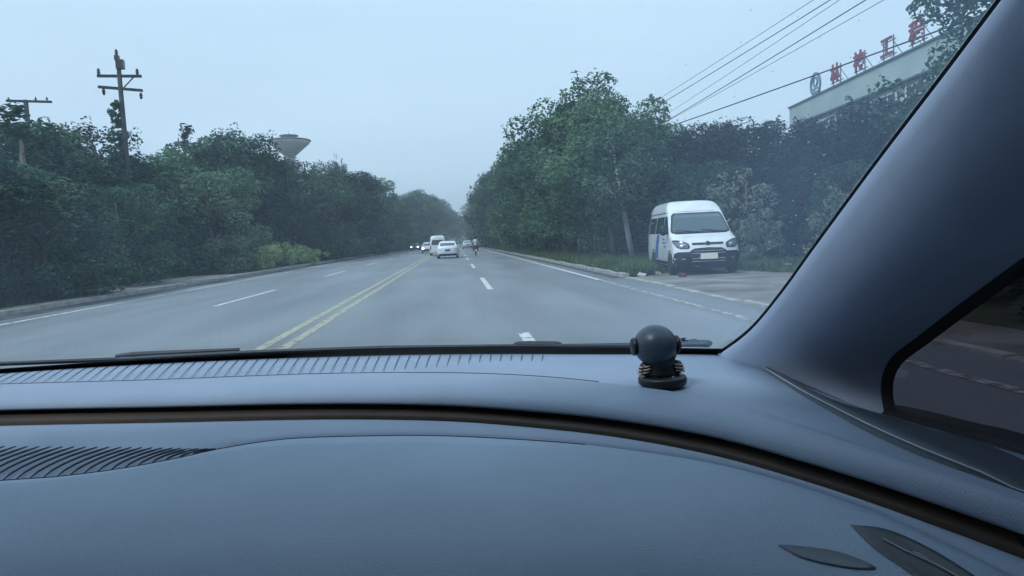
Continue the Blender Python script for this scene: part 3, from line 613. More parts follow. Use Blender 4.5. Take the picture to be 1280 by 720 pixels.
# ================================================================== VEHICLES
class Body:
    """stack of rounded horizontal slices; gf / gr: front and rear y at height z (front = small y)"""
    def __init__(s, Wd, gf, gr, tum, cf, cr, p=2.6): s.W = Wd; s.gf_ = gf; s.gr_ = gr; s.tum = tum; s.cf_ = cf; s.cr_ = cr; s.p = p
    def I(s, t, z): return float(np.interp(z, [a[0] for a in t], [a[1] for a in t]))
    def gf(s, z): return s.I(s.gf_, z)
    def gr(s, z): return s.I(s.gr_, z)
    def w(s, z): return s.W / 2 * s.I(s.tum, z)
    def cf(s, z): return s.I(s.cf_, z)
    def cr(s, z): return s.I(s.cr_, z)
    def corner(s, f): f = min(.999, abs(f)); return 1 - (1 - f ** s.p) ** (1 / s.p)
    def front(s, x, z, e=0): return (x * (1 + e / s.w(z)), s.gf(z) + s.cf(z) * s.corner(x / s.w(z)) - e, z)
    def rear(s, x, z, e=0): return (x * (1 + e / s.w(z)), s.gr(z) - s.cr(z) * s.corner(x / s.w(z)) + e, z)
    def side(s, y, z, sg, e=0):
        w = s.w(z); c = s.cf(z); t = (y - s.gf(z)) / c; t2 = (s.gr(z) - y) / s.cr(z); t = max(.001, min(1, t, t2)); return (sg * (w * (1 - (1 - t) ** s.p) ** (1 / s.p) + e), y, z)
    def mesh(s, zs, m, parent, name='body', n=11, mf=6):
        vs = []; fs = []
        for z in zs:
            w = s.w(z); ring = []
            fa = [math.pi / 2 * (k / n) for k in range(-n, n + 1)]
            for a in fa: x = math.copysign(abs(math.sin(a)) ** (2 / s.p), a) * w; ring.append((x, s.gf(z) + s.cf(z) * (1 - abs(math.cos(a)) ** (2 / s.p)), z))
            y0 = ring[-1][1]; y1 = s.gr(z) - s.cr(z)
            for k in range(1, mf): ring.append((w, y0 + (y1 - y0) * k / mf, z))
            for a in fa[::-1]: x = math.copysign(abs(math.sin(a)) ** (2 / s.p), a) * w; ring.append((x, s.gr(z) - s.cr(z) * (1 - abs(math.cos(a)) ** (2 / s.p)), z))
            for k in range(1, mf): ring.append((-w, y1 + (y0 - y1) * k / mf, z))
            N_ = len(ring); vs += ring
        for i in range(len(zs) - 1):
            for k in range(N_): k2 = (k + 1) % N_; fs.append((i * N_ + k, i * N_ + k2, (i + 1) * N_ + k2, (i + 1) * N_ + k))
        fs.append(tuple(range(N_ - 1, -1, -1))); fs.append(tuple(range((len(zs) - 1) * N_, len(zs) * N_)))
        return mesh(name, vs, fs, m, parent, True)
    def patch(s, which, rows, m, parent, name, e=.006, n=10, sg=1, solid=.012):
        """rows: (z, a, b): from a to b along x (front / rear) or y (side)"""
        zz = [r[0] for r in rows]; R_ = []
        K = max(6, len(rows) * 2); Z_ = np.unique(np.r_[np.linspace(zz[0], zz[-1], K), zz])
        for z in Z_:
            a = float(np.interp(z, zz, [r[1] for r in rows])); b = float(np.interp(z, zz, [r[2] for r in rows])); row = []
            for t in np.linspace(0, 1, n):
                q_ = a + (b - a) * t
                row.append(s.front(q_, z, e) if which == 'front' else s.rear(q_, z, e) if which == 'rear' else s.side(q_, z, sg, e))
            R_.append(row)
        return loft(name, R_, m, parent, smooth=True)
def wheel(parent, x, y, r, w, sg, rimm=None):
    t = MB().lathe([(r * .62, -w / 2), (r * .92, -w / 2), (r, -w * .35), (r, w * .35), (r * .92, w / 2), (r * .62, w / 2), (r * .6, w * .3), (r * .6, -w * .3)], (0, 0, 0), 28, 'x').build('wheel', M['rubber'], parent, True); t.location = (x, y, r)
    mb = MB().lathe([(r * .6, -.01), (r * .56, .012)], (sg * w * .28, 0, 0), 24, 'x')
    for k in range(5):
        a = k * 2 * math.pi / 5; mb.tube([(sg * w * .36, 0, 0), (sg * w * .36, math.cos(a) * r * .56, math.sin(a) * r * .56)], r * .09, 5)
    mb.build('rim', rimm or M['rim'], t)
    return t
def arch(body, parent, y, r, sg, zc):
    rows = []; n = 14
    vs = [body.side(y, zc, sg, .004)]; 
    for k in range(n + 1):
        a = math.pi * k / n; vs.append(body.side(y + math.cos(a) * r, zc + math.sin(a) * r, sg, .004))
    vs += [body.side(y - r, .27, sg, .004), body.side(y + r, .27, sg, .004)]
    m_ = len(vs); fs = [(0, i, i + 1) for i in range(1, n + 1)] + [(0, n + 1, m_ - 2, m_ - 1), (0, m_ - 1, 1)]
    return mesh('wheel_arch', vs, fs, M['black'], parent)

# ---- parked white van
def make_van(loc, rz, label, parts_full=True, group=None):
    e = empty('van', loc, rz, label=label, cat='van', group=group)
    gf = [(.22, .12), (.35, .03), (.55, 0), (.75, .03), (.9, .08), (1.02, .16), (1.1, .34), (1.18, .6), (1.27, .86), (1.92, 1.52), (1.99, 1.62), (2.05, 1.68), (2.22, 1.9), (2.30, 2.1), (2.335, 2.4), (2.345, 2.8)]
    gr = [(.22, 5.2), (.4, 5.3), (1.3, 5.28), (2.1, 5.2), (2.28, 5.1), (2.335, 4.95), (2.345, 4.6)]
    tum = [(.22, .93), (.4, .99), (.7, 1), (1.15, .99), (1.3, .975), (1.95, .865), (2.05, .855), (2.2, .80), (2.28, .74), (2.33, .62), (2.345, .45)]
    cf = [(.22, .4), (.6, .42), (1.0, .5), (1.15, .4), (1.3, .3), (1.9, .28), (2.05, .3), (2.345, .5)]; cr = [(.2, .12), (2.0, .14), (2.345, .4)]
    b = Body(1.98, gf, gr, tum, cf, cr)
    zs = [.27, .32, .4, .55, .7, .85, .95, 1.02, 1.06, 1.1, 1.14, 1.18, 1.22, 1.27, 1.4, 1.6, 1.8, 1.92, 1.97, 2.02, 2.05, 2.12, 2.18, 2.24, 2.28, 2.31, 2.33, 2.34, 2.345]
    b.mesh(zs, M['white'], e)
    b.patch('front', [(1.28, -.88, .88), (1.36, -.905, .905), (1.84, -.79, .79), (1.915, -.72, .72)], M['black'], e, 'windscreen_surround', n=22, e=.003)
    sc_ = b.patch('front', [(1.32, -.82, .82), (1.38, -.85, .85), (1.80, -.745, .745), (1.88, -.68, .68)], M['screen'], e, 'windscreen', n=22, e=.008)
    for x0_, x1_ in ((-.75, -.05), (.02, .66)): MB().tube([Vector(b.front(x, z, .02)) for x, z in ((x1_, 1.27), (x0_ * .5 + x1_ * .5, 1.335), (x0_, 1.37))], .012, 5).build('wiper', M['black'], sc_)
    b.patch('front', [(1.245, -.78, .78), (1.295, -.84, .84)], M['black'], e, 'wiper_cowl', n=20)
    b.patch('front', [(1.955, -.60, .60), (1.965, -.60, .60)], M['black'], e, 'roof_seam', n=12, e=.003)
    for sg in (-1, 1):
        b.patch('side', [(1.26, 1.10, 2.05), (1.5, 1.34, 2.05), (1.83, 1.70, 2.05)], M['glassdark'], e, 'side_window', sg=sg)
        b.patch('side', [(1.28, 2.14, 3.55), (1.83, 2.14, 3.55)], M['glassdark'], e, 'side_window', sg=sg)
        b.patch('side', [(1.28, 3.65, 5.0), (1.83, 3.65, 4.98)], M['glassdark'], e, 'side_window', sg=sg)
        b.patch('side', [(1.93, 1.75, 5.1), (1.96, 1.8, 5.1)], M['black'], e, 'roof_gutter', sg=sg, e=.004)
        b.patch('side', [(.30, 1.35, 3.85), (.40, 1.35, 3.85)], M['black'], e, 'sill_trim', sg=sg, e=.008)
        for yd in (1.10, 2.10, 3.6): b.patch('side', [(.42, yd, yd + .012), (1.26, yd, yd + .012)], M['black'], e, 'door_gap', sg=sg, e=.003, n=2)
        # blue decal: slanting blue panel near the rear with three streaks on the door
        b.patch('side', [(.45, 3.15, 3.75), (1.25, 2.75, 3.25)], M['bluemark'], e, 'blue_decal', sg=sg, e=.004)
        for z0 in (.84, .96, 1.08): b.patch('side', [(z0, 1.5 + (z0 - .84), 1.95 + (z0 - .84) * .6), (z0 + .05, 1.55 + (z0 - .84), 1.95 + (z0 - .84) * .6)], M['bluemark'], e, 'blue_decal', sg=sg, e=.004)
        b.patch('side', [(.98, 1.95, 2.06), (1.01, 1.95, 2.06)], M['black'], e, 'door_handle', sg=sg, e=.02)
        for yw in (.88, 4.0):
            arch(b, e, yw, .40, sg, .36); wheel(e, sg * (.99 - .085), yw, .335, .22, sg)
        # headlight: wedge swept back round the corner
        b.patch('front', [(.80, sg * .56, sg * .80), (.86, sg * .53, sg * .90), (.96, sg * .55, sg * .955), (1.03, sg * .70, sg * .97), (1.07, sg * .84, sg * .965)], M['black'], e, 'headlight_surround', e=.006, n=12)
        hl = b.patch('front', [(.83, sg * .59, sg * .79), (.88, sg * .57, sg * .90), (.96, sg * .60, sg * .94), (1.02, sg * .74, sg * .955)], M['lamp'], e, 'headlight', e=.014, n=12)
        MB().lathe([(.055, 0), (.05, -.02), (.02, -.03)], b.front(sg * .68, .90, .018), 16, 'y').build('lamp_bulb', M['chrome'], hl)
        b.patch('front', [(.42, sg * .60, sg * .82), (.55, sg * .60, sg * .86)], M['black'], e, 'fog_lamp_housing', e=.02)
        b.patch('front', [(.48, sg * .66, sg * .76), (.52, sg * .66, sg * .78)], M['chrome'], e, 'fog_lamp', e=.03)
        x_ = sg * 1.06; mm = MB().lathe([(.02, 0), (.09, .03), (.1, .16), (.085, .3), (.03, .34)], (x_ + sg * .06, 1.18, 1.22), 12); mm.tube([(sg * .9, 1.25, 1.27), (x_ + sg * .02, 1.2, 1.32)], .03, 6); mm.build('mirror', M['black'], e, True)
    b.patch('front', [(.20, -.92, .92), (.34, -.96, .96), (.47, -.985, .985), (.66, -.96, .96), (.71, -.86, .86)], M['black'], e, 'lower_bumper', e=.012, n=26)
    g = b.patch('front', [(.34, -.36, .36), (.44, -.48, .48), (.60, -.56, .56), (.72, -.50, .50), (.78, -.40, .40)], M['blackgloss'], e, 'lower_grille', e=.026, n=16)
    gm = MB()
    for z0 in (.42, .5, .66, .73): w_ = .42 if z0 > .7 else .48; gm.tube([Vector(b.front(x, z0, .03)) for x in np.linspace(-w_, w_, 9)], .008, 5)
    gm.build('grille_bar', M['greyp'], g)
    su = MB(); path = [(-.36, .35), (-.47, .44), (-.57, .6), (-.5, .73), (-.4, .79), (0, .81), (.4, .79), (.5, .73), (.57, .6), (.47, .44), (.36, .35)]
    su.tube([Vector(b.front(x, z, .02)) for x, z in path], .018, 6); su.build('grille_surround', M['black'], e)
    b.patch('front', [(.915, -.44, .44), (.945, -.47, .47), (.975, -.44, .44)], M['blackgloss'], e, 'upper_grille', e=.012, n=14)
    em = MB().lathe([(.0, 0), (.07, .0), (.07, -.012), (.0, -.015)], b.front(0, .945, .02), 20, 'y'); em.build('badge', M['chrome'], e)
    MB().box(Vector(b.front(0, .57, .05)), (.5, .02, .17)).build('number_plate', M['plate'], e)
    MB().box(Vector(b.front(0, .555, .06)) + Vector((0, -.002, 0)), (.0, .0, .0))
    MB().box((.1, .98, 1.305), (.34, .05, .03)).build('dashboard_paper', M['plate'], e)
    b.patch('rear', [(1.25, -.75, .75), (1.85, -.62, .62)], M['glassdark'], e, 'rear_window', n=14)
    for sg in (-1, 1): b.patch('rear', [(.75, sg * .80, sg * .93), (1.15, sg * .78, sg * .91)], M['red'], e, 'tail_light', n=6)
    return e
make_van((7.52, 19.7, 0.012), rad(-7.5), 'white high-roof van with blue side decal parked on the right driveway')

# small red thing and litter by the van
MB().lathe([(.10, 0), (.13, .03), (.12, .09), (.07, .12)], (0, 0, 0), 10).build('red_bag', mat('red_cloth', (.13, .02, .03), .8, noise=.3), loc=(6.62, 19.45, .012)); tag(bpy.data.objects['red_bag'], 'small crumpled red bag on the ground beside the van front wheel', 'bag')
def crumple(name, loc, r, m, seed, lab, cat):
    bm = bmesh.new(); bmesh.ops.create_icosphere(bm, subdivisions=2, radius=r); rn = random.Random(seed)
    for v_ in bm.verts: v_.co *= rn.uniform(.7, 1.25); v_.co.z = v_.co.z * .55 + r * .45
    me = bpy.data.meshes.new(name); bm.to_mesh(me); bm.free(); me.materials.append(m); o = bpy.data.objects.new(name, me); COL.objects.link(o); o.location = loc; return tag(o, lab, cat)
crumple('litter', (5.75, 20.75, .0), .13, M['white'], 3, 'white crumpled plastic litter in the grass by the kerb end', 'litter')
crumple('litter', (10.9, 21.6, .0), .13, M['silver'], 4, 'pale crumpled litter in the grass right of the van', 'litter')
crumple('stone', (6.35, 21.1, .0), .12, M['concrete'], 5, 'pale stone at the edge of the driveway left of the van', 'stone')

# ---- cars on the road
def make_sedan(loc, rz, label, paint, group, front_lit=False, rear_view=True):
    e = empty('car', loc, rz, label=label, cat='car', group=group)
    gf = [(.2, .15), (.35, .03), (.5, 0), (.68, .05), (.78, .25), (.86, .75), (.93, 1.25), (1.28, 1.85), (1.38, 2.1), (1.43, 2.4), (1.445, 2.7)]
    gr = [(.2, 4.4), (.35, 4.5), (.6, 4.52), (.85, 4.5), (.98, 4.42), (1.02, 4.1), (1.3, 3.6), (1.38, 3.4), (1.43, 3.2), (1.445, 2.95)]
    tum = [(.2, .94), (.4, .99), (.7, 1), (.9, .97), (1.0, .94), (1.3, .78), (1.38, .72), (1.43, .6), (1.445, .4)]
    b = Body(1.78, gf, gr, tum, [(.2, .4), (.9, .5), (1.2, .3), (1.445, .4)], [(.2, .35), (.9, .4), (1.2, .3), (1.445, .3)])
    b.mesh([.2, .27, .35, .5, .62, .68, .73, .78, .82, .86, .9, .93, .98, 1.02, 1.1, 1.2, 1.28, 1.34, 1.38, 1.41, 1.43, 1.445], paint, e, n=9)
    b.patch('front', [(.97, -.66, .66), (1.27, -.58, .58)], M['screen'], e, 'windscreen', n=12); b.patch('rear', [(1.05, -.64, .64), (1.28, -.56, .56)], M['screen'], e, 'rear_window', n=12)
    for sg in (-1, 1):
        b.patch('side', [(.97, 1.45, 2.65), (1.27, 1.95, 2.65)], M['glassdark'], e, 'side_window', sg=sg); b.patch('side', [(.97, 2.72, 3.95), (1.27, 2.72, 3.5)], M['glassdark'], e, 'side_window', sg=sg)
        for yw in (.82, 3.5): arch(b, e, yw, .36, sg, .32); wheel(e, sg * .80, yw, .31, .2, sg)
        b.patch('rear', [(.72, sg * .52, sg * .80), (.9, sg * .50, sg * .78)], M['tail'] if rear_view else M['red'], e, 'tail_light', n=6, e=.01)
        b.patch('front', [(.58, sg * .5, sg * .78), (.72, sg * .52, sg * .8)], M['litlamp'] if front_lit else M['lamp'], e, 'headlight', n=6, e=.01)
        MB().lathe([(.02, 0), (.07, .02), (.07, .1), (.02, .13)], (sg * .98, 1.6, .95), 8).tube([(sg * .8, 1.65, .97), (sg * .95, 1.62, 1.0)], .02, 5).build('mirror', paint, e)
    b.patch('front', [(.3, -.6, .6), (.48, -.62, .62)], M['black'], e, 'grille', n=10); b.patch('rear', [(.22, -.75, .75), (.38, -.78, .78)], M['black'], e, 'lower_bumper', n=12, e=.01)
    MB().box(Vector(b.rear(0, .68, .02)), (.44, .015, .14)).build('number_plate', M['blueplate'], e); MB().box(Vector(b.front(0, .45, .02)), (.44, .015, .14)).build('number_plate', M['blueplate'], e)
    b.patch('rear', [(.795, -.35, .35), (.82, -.35, .35)], M['chrome'], e, 'chrome_strip', n=6, e=.01)
    return e
R180 = math.pi
# the model's front is at local y = 0, pointing to -y. Cars driving away are turned by 180 degrees
make_sedan((-.6, 56.5 + 4.5, 0), R180, 'white sedan driving ahead in the middle lane, its tail towards us', M['white'], 'cars on the road')
g = make_van((-1.75, 71.0 + 4.7, 0), R180, 'white van driving ahead, half hidden by the white sedan'); g.scale = (.86, .88, .88)
make_sedan((-3.6, 92, 0), 0, 'small white oncoming car just left of the driving white van', M['silver'], 'cars on the road', True)
make_sedan((-8.1, 139, 0), 0, 'far oncoming car with bright headlights, leftmost of the traffic', M['greyp'], 'cars on the road', True)
make_sedan((-8.0, 166, 0), 0, 'far oncoming car with headlights, just right of the leftmost one', M['greyp'], 'cars on the road', True)
make_sedan((2.3, 126, 0), R180, 'far pale car in the right lane, left of the motorcyclist', M['silver'], 'cars on the road')
make_sedan((5.2, 128, 0), R180, 'far grey car at the right kerb, right of the motorcyclist', M['greyp'], 'cars on the road')

# ---- motorcycle and rider
bx, by = 1.92, 62.6
e = empty('motorcycle', (bx, by, 0), 0, label='small dark motor scooter seen from behind in the right lane', cat='motorcycle')
for y in (0, 1.25):
    w_ = MB().lathe([(.16, -.05), (.25, -.05), (.275, 0), (.25, .05), (.16, .05)], (0, 0, 0), 24, 'x').build('wheel', M['rubber'], e, True); w_.location = (0, y, .275)
    MB().lathe([(.16, -.02), (.05, -.04), (.05, .04), (.16, .02)], (0, 0, 0), 16, 'x').build('rim', M['rim'], w_)
MB().tube([(0, -.05, .62), (0, .25, .55), (0, .65, .45), (0, .95, .55), (0, 1.1, .9)], [.1, .16, .13, .12, .08], 10).build('body', M['blackgloss'], e, True)
MB().tube([(0, -.2, .74), (0, .1, .76), (0, .55, .74)], [.1, .14, .11], 10).build('seat', M['black'], e, True)
MB().tube([(-.34, .95, 1.02), (-.15, 1.05, 1.0), (.15, 1.05, 1.0), (.34, .95, 1.02)], .018, 6).build('handlebar', M['black'], e)
MB().tube([(0, 1.08, .98), (0, 1.25, .3)], .03, 6).build('fork', M['rim'], e)
MB().box((0, -.27, .66), (.16, .04, .08)).build('tail_light', M['red'], e); MB().box((0, -.3, .48), (.2, .015, .12)).build('number_plate', M['plate'], e)
MB().tube([(0, -.22, .5), (0, .05, .45)], [.07, .06], 8).build('rear_fender', M['blackgloss'], e, True)
for sg in (-1, 1): MB().tube([(sg * .3, 1.0, 1.02), (sg * .36, 1.02, 1.22)], .01, 5).lathe([(.01, -.01), (.05, 0), (.01, .01)], (sg * .37, 1.02, 1.25), 10, 'y').build('mirror', M['black'], e)
def person():
    r = empty('person', (bx, by, 0), 0, label='rider in a pale top and dark helmet sitting on the motor scooter', cat='person')
    V = [(0, .2, .86), (0, .2, 1.05), (0, .24, 1.3), (0, .27, 1.42), (0, .3, 1.5),            # pelvis, waist, chest, neck base, neck
         (.12, .28, .84), (.2, .68, .82), (.2, .6, .42), (.2, .72, .38),                       # right leg
         (-.12, .28, .84), (-.2, .68, .82), (-.2, .6, .42), (-.2, .72, .38),
         (.2, .27, 1.36), (.3, .5, 1.14), (.32, .88, 1.06), (-.2, .27, 1.36), (-.3, .5, 1.14), (-.32, .88, 1.06), (0, .33, 1.62)]
    E_ = [(0, 1), (1, 2), (2, 3), (3, 4), (4, 19), (0, 5), (5, 6), (6, 7), (7, 8), (0, 9), (9, 10), (10, 11), (11, 12), (3, 13), (13, 14), (14, 15), (3, 16), (16, 17), (17, 18)]
    Rr = [.15, .14, .17, .12, .06, .1, .075, .055, .05, .1, .075, .055, .05, .075, .055, .04, .075, .055, .04, .09]
    me = bpy.data.meshes.new('body'); me.from_pydata(V, E_, []); o = bpy.data.objects.new('body', me); COL.objects.link(o); o.parent = r
    m_ = o.modifiers.new('s', 'SKIN'); sv = me.skin_vertices[0].data
    for i, k_ in enumerate(Rr): sv[i].radius = (k_, k_ * .8)
    sv[0].use_root = True; o.modifiers.new('d', 'SUBSURF').render_levels = 2; o.modifiers['d'].levels = 2
    dg = bpy.context.evaluated_depsgraph_get(); m2 = bpy.data.meshes.new_from_object(o.evaluated_get(dg)); o.modifiers.clear(); o.data = m2
    m2.materials.append(mat('pale_shirt', (.55, .58, .64), .8)); m2.materials.append(mat('dark_trousers', (.03, .035, .05), .8)); m2.materials.append(mat('skin', (.45, .28, .2), .6))
    for p in m2.polygons:
        c = p.center; p.material_index = 1 if c.z < .93 else (2 if (c.z > 1.5 or c.y > .82) else 0); p.use_smooth = True
    MB().lathe([(.03, 1.5), (.1, 1.53), (.135, 1.62), (.13, 1.7), (.09, 1.77), (.02, 1.79)], (0, .32, 0), 18).build('helmet', M['blackgloss'], r, True)
person()
# ================================================================== THE CAR WE SIT IN
CX = -.34                                     # middle of the car, seen from the camera's own x = 0
car = empty('car_cabin', (CX, 0, 0), label='grey dashboard, windscreen pillar and cabin of the car the picture is taken from', cat='car')
def W_(p): p = Vector(p); return (p.x - CX, p.y, p.z + CAMH)          # camera-relative point -> car-local
def curve(pts, z, n=70, dy=0, dz=0):
    """photo curve lying at height z (one value or one per point) relative to the camera"""
    zz = z if hasattr(z, '__len__') else [z] * len(pts); out = []
    for (x, y), k in zip(pts, zz): p = PZ(x, y, k); out.append((p.x, p.y + dy, p.z + dz))
    return spline(out, n)
NL = 110
def left(first, Yl, x=-1.14): return (x, Yl, first[2])
def row(pts, z, Yl, dy=0, dz=0, zl=None):
    zz = z if hasattr(z, '__len__') else [z] * len(pts); out = []
    for (x, y), k in zip(pts, zz): p = PZ(x, y, k); out.append((p.x, p.y + dy, p.z + dz))
    k_ = (out[0][1] - out[1][1]) / (out[0][0] - out[1][0]); Yl = out[0][1] + (-1.16 - out[0][0]) * k_ * .7; Ym = out[0][1] + (-1.16 - out[0][0]) * k_ * .42
    out = [(-1.16, Yl, out[0][2]), ((out[0][0] - 1.16) / 2, Ym, out[0][2])] + out
    return spline(out, NL)
B_ = [(0, 465), (150, 455), (320, 448), (560, 443), (760, 443), (900, 443), (955, 459), (1000, 480), (1060, 503), (1110, 520), (1200, 546), (1290, 572)]
Bz = [-.170] * 6 + [-.172, -.175, -.18, -.185, -.19, -.192]
C_ = [(0, 483), (180, 478), (400, 470), (560, 469), (680, 474), (800, 487), (880, 500), (960, 522), (1040, 549), (1120, 580), (1200, 607), (1290, 640)]
Cz = [-.163] * 12
D_ = [(0, 511), (200, 507), (400, 503), (560, 505), (700, 515), (800, 527), (900, 545), (1000, 572), (1100, 602), (1200, 635), (1290, 666)]
Dz = [-.165] * 11
rB = row(B_, Bz, 1.05); rC = row(C_, Cz, .93); rD = row(D_, Dz, .80)
def mixr(a, b, t, up=0, dy=0): r = a * (1 - t) + b * t; r = r.copy(); r[:, 2] += up; r[:, 1] += dy; return r
rB0 = rB.copy(); rB0[:, 1] += .05; rB0[:, 2] -= .03
rows = [rB0, mixr(rB0, rB, .7, .004), rB, mixr(rB, rC, .5, .0015), mixr(rB, rC, .93, .0), mixr(rB, rC, .96, -.001), mixr(rB, rC, .985, .0016), rC + np.array([0, 0, .0028]), mixr(rC, rD, .2, .0075), mixr(rC, rD, .45, .0105), mixr(rC, rD, .7, .0100), mixr(rC, rD, .88, .0065), rD]
under = rD.copy(); under[:, 1] += .001; under[:, 2] -= .0025; u2 = rD.copy(); u2[:, 1] += .008; u2[:, 2] -= .004
rows += [under, u2]
def carloft(name, rows, m, parent=car, **k): return loft(name, [[W_(p) for p in r] for r in rows], m, parent, **k)
dash = carloft('dashboard', rows, M['dash'])
MB().tube([W_(p + np.array([0, .0006, .0031])) for p in rC[:84]], .0005, 5).build('seam', M['ribdark'], dash)
# fine pleats along the rear strip, running diagonally away from the viewer
rb = MB(); i = 0
x0 = -60
while x0 < 690:
    yb = np.interp(x0, [0, 150, 320, 560, 760], [465, 455, 448, 443, 443]); slant = 34 * max(0.05, 1 - x0 / 640)
    yc = np.interp(x0, [0, 180, 400, 560, 680], [483, 478, 470, 469, 474]); L = 1.0 if x0 < 420 else max(.35, 1 - (x0 - 420) / 330)
    a = PZ(x0 + slant * .5, yb + .5, -.1680); yb2 = yb + (yc - yb) * .93 * L
    b_ = PZ(x0 - slant * .5, yb2, -.170 + .0092 * (.93 * L) + .0009); mid = (a + b_) / 2 + Vector((0, 0, .0012))
    rb.tube([W_(a), W_(mid), W_(b_)], [.0006, .0005, .0003], 5); x0 += 14 if x0 < 250 else 13
rb.build('pleats', M['pleat'], dash)
# recess under the lip, its warm reflection painted in as brown, then the lower pad
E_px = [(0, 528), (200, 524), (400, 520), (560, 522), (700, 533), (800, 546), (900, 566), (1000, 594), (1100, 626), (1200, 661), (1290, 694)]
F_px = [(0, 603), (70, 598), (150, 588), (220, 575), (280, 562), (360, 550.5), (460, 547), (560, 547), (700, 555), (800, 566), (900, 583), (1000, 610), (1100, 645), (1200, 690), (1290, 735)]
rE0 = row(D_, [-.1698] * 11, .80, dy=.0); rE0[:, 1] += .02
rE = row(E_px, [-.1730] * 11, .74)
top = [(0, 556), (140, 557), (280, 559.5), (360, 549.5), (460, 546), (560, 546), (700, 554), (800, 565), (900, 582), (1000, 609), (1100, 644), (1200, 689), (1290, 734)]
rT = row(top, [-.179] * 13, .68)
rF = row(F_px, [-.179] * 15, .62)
carloft('recess_reflection', [rE0, mixr(rE0, rE, .6, -.002), mixr(rE0, rE, .85, -.001), rE, rE + np.array([0, -.002, -.005]), rE + np.array([0, -.004, -.016])], M['brown'])
carloft('lower_step', [rE + np.array([0, 0, -.008]), rE + np.array([0, 0, -.0035]), mixr(rE, rT, .12, -.0022), mixr(rE, rT, .28, -.0008), mixr(rE, rT, .5, .0004), mixr(rE, rT, .75, .0008), rT, mixr(rT, rF, .3, -.002), mixr(rT, rF, .8, -.002), rF + np.array([0, 0, -.002])], M['dash'])
rP = [rF + np.array([0, .0008, -.003]), rF + np.array([0, 0, .0012])]
rG1 = row([(0, 650), (300, 640), (600, 632), (800, 640), (900, 655), (1000, 680), (1100, 715), (1200, 760), (1290, 810)], [-.185] * 9, .53)
rG2 = row([(0, 730), (300, 725), (600, 722), (900, 735), (1100, 790), (1290, 900)], [-.194] * 6, .44)
rG3 = row([(0, 1000), (600, 990), (900, 1000), (1290, 1150)], [-.24] * 4, .33)
pad = carloft('lower_pad', rP + [mixr(rF, rG1, .15, .002), mixr(rF, rG1, .5, .003), rG1, mixr(rG1, rG2, .5, .001), rG2, rG3], M['dashpad'])
MB().tube([W_(p + np.array([0, .0012, .0012])) for p in rF[:88]], .0005, 5).build('seam', M['ribdark'], pad)
# ribbed panel at the left: raised slanting ribs
rb = MB(); x0 = -220
while x0 < 250:
    dxx = 8 + 1.9 * max(2, float(np.interp(x0, [-300, 0, 70, 150, 220, 280], [625, 602, 597, 587, 574, 561])) - 558); ya = float(np.interp(x0 + dxx, [p[0] for p in top][:3], [p[1] for p in top][:3])) + 1.5
    yb = float(np.interp(x0, [-300, 0, 70, 150, 220, 280], [625, 602, 597, 587, 574, 561])); pts = []
    for t_ in np.linspace(0, 1, 7):
        px_ = x0 + dxx * t_ + 12 * math.sin(t_ * math.pi) * -.4; py_ = yb + (ya - yb) * (t_ ** .8); pts.append(W_(PZ(px_, py_, -.1788)))
    rb.tube(pts, [.0005] + [.0010] * 5 + [.0004], 6); x0 += 17
rb.build('ribs', M['ribdark'], pad)
# dark leaf-shaped recesses at the lower right
from mathutils.bvhtree import BVHTree
bvh = BVHTree.FromPolygons([v_.co for v_ in pad.data.vertices], [tuple(p.vertices) for p in pad.data.polygons])
def on_pad(x, y):
    o_ = Vector(W_((0, 0, 0))); h = bvh.ray_cast(o_, ray(x, y).normalized()); return Vector(h[0]) if h[0] else Vector(W_(PZ(x, y, -.19)))
def blade(name, pts, m):
    sp = spline([(x, y, 0) for x, y in pts + [pts[0]]], 48)[:-1]; c = [on_pad(x, y) for x, y, _ in sp]; n = len(c); cx_, cy_ = sp[:, 0].mean(), sp[:, 1].mean()
    inn = [on_pad(x * .8 + cx_ * .2, y * .8 + cy_ * .2) for x, y, _ in sp]; ctr = on_pad(cx_, cy_); U = Vector((0, 0, 1))
    vs = [p + U * .0002 for p in c] + [p.lerp(q, .25) + U * .0011 for p, q in zip(c, inn)] + [q + U * .0006 for q in inn] + [ctr + U * .0005]
    fs = []
    for k in range(n):
        k2 = (k + 1) % n; fs += [(k, k2, n + k2, n + k), (n + k, n + k2, 2 * n + k2, 2 * n + k), (2 * n + k, 2 * n + k2, 3 * n)]
    return mesh(name, vs, fs, m, pad, True)
blade('trim_slot', [(972, 682), (1000, 684), (1050, 692), (1096, 711), (1060, 711), (1005, 699)], mat('slot_grey', (.09, .11, .14), .5))
vb = blade('air_vent', [(1062, 656), (1105, 661), (1150, 680), (1200, 709), (1270, 760), (1190, 750), (1130, 712), (1090, 684)], mat('vent_dark', (.035, .045, .055), .5))
MB().tube([on_pad(x, y) + Vector((0, 0, .0012)) for x, y in ((1104, 676), (1130, 690), (1170, 708), (1230, 742))], .0005, 5).build('vent_edge', mat('vent_edge', (.25, .28, .32), .4), vb)
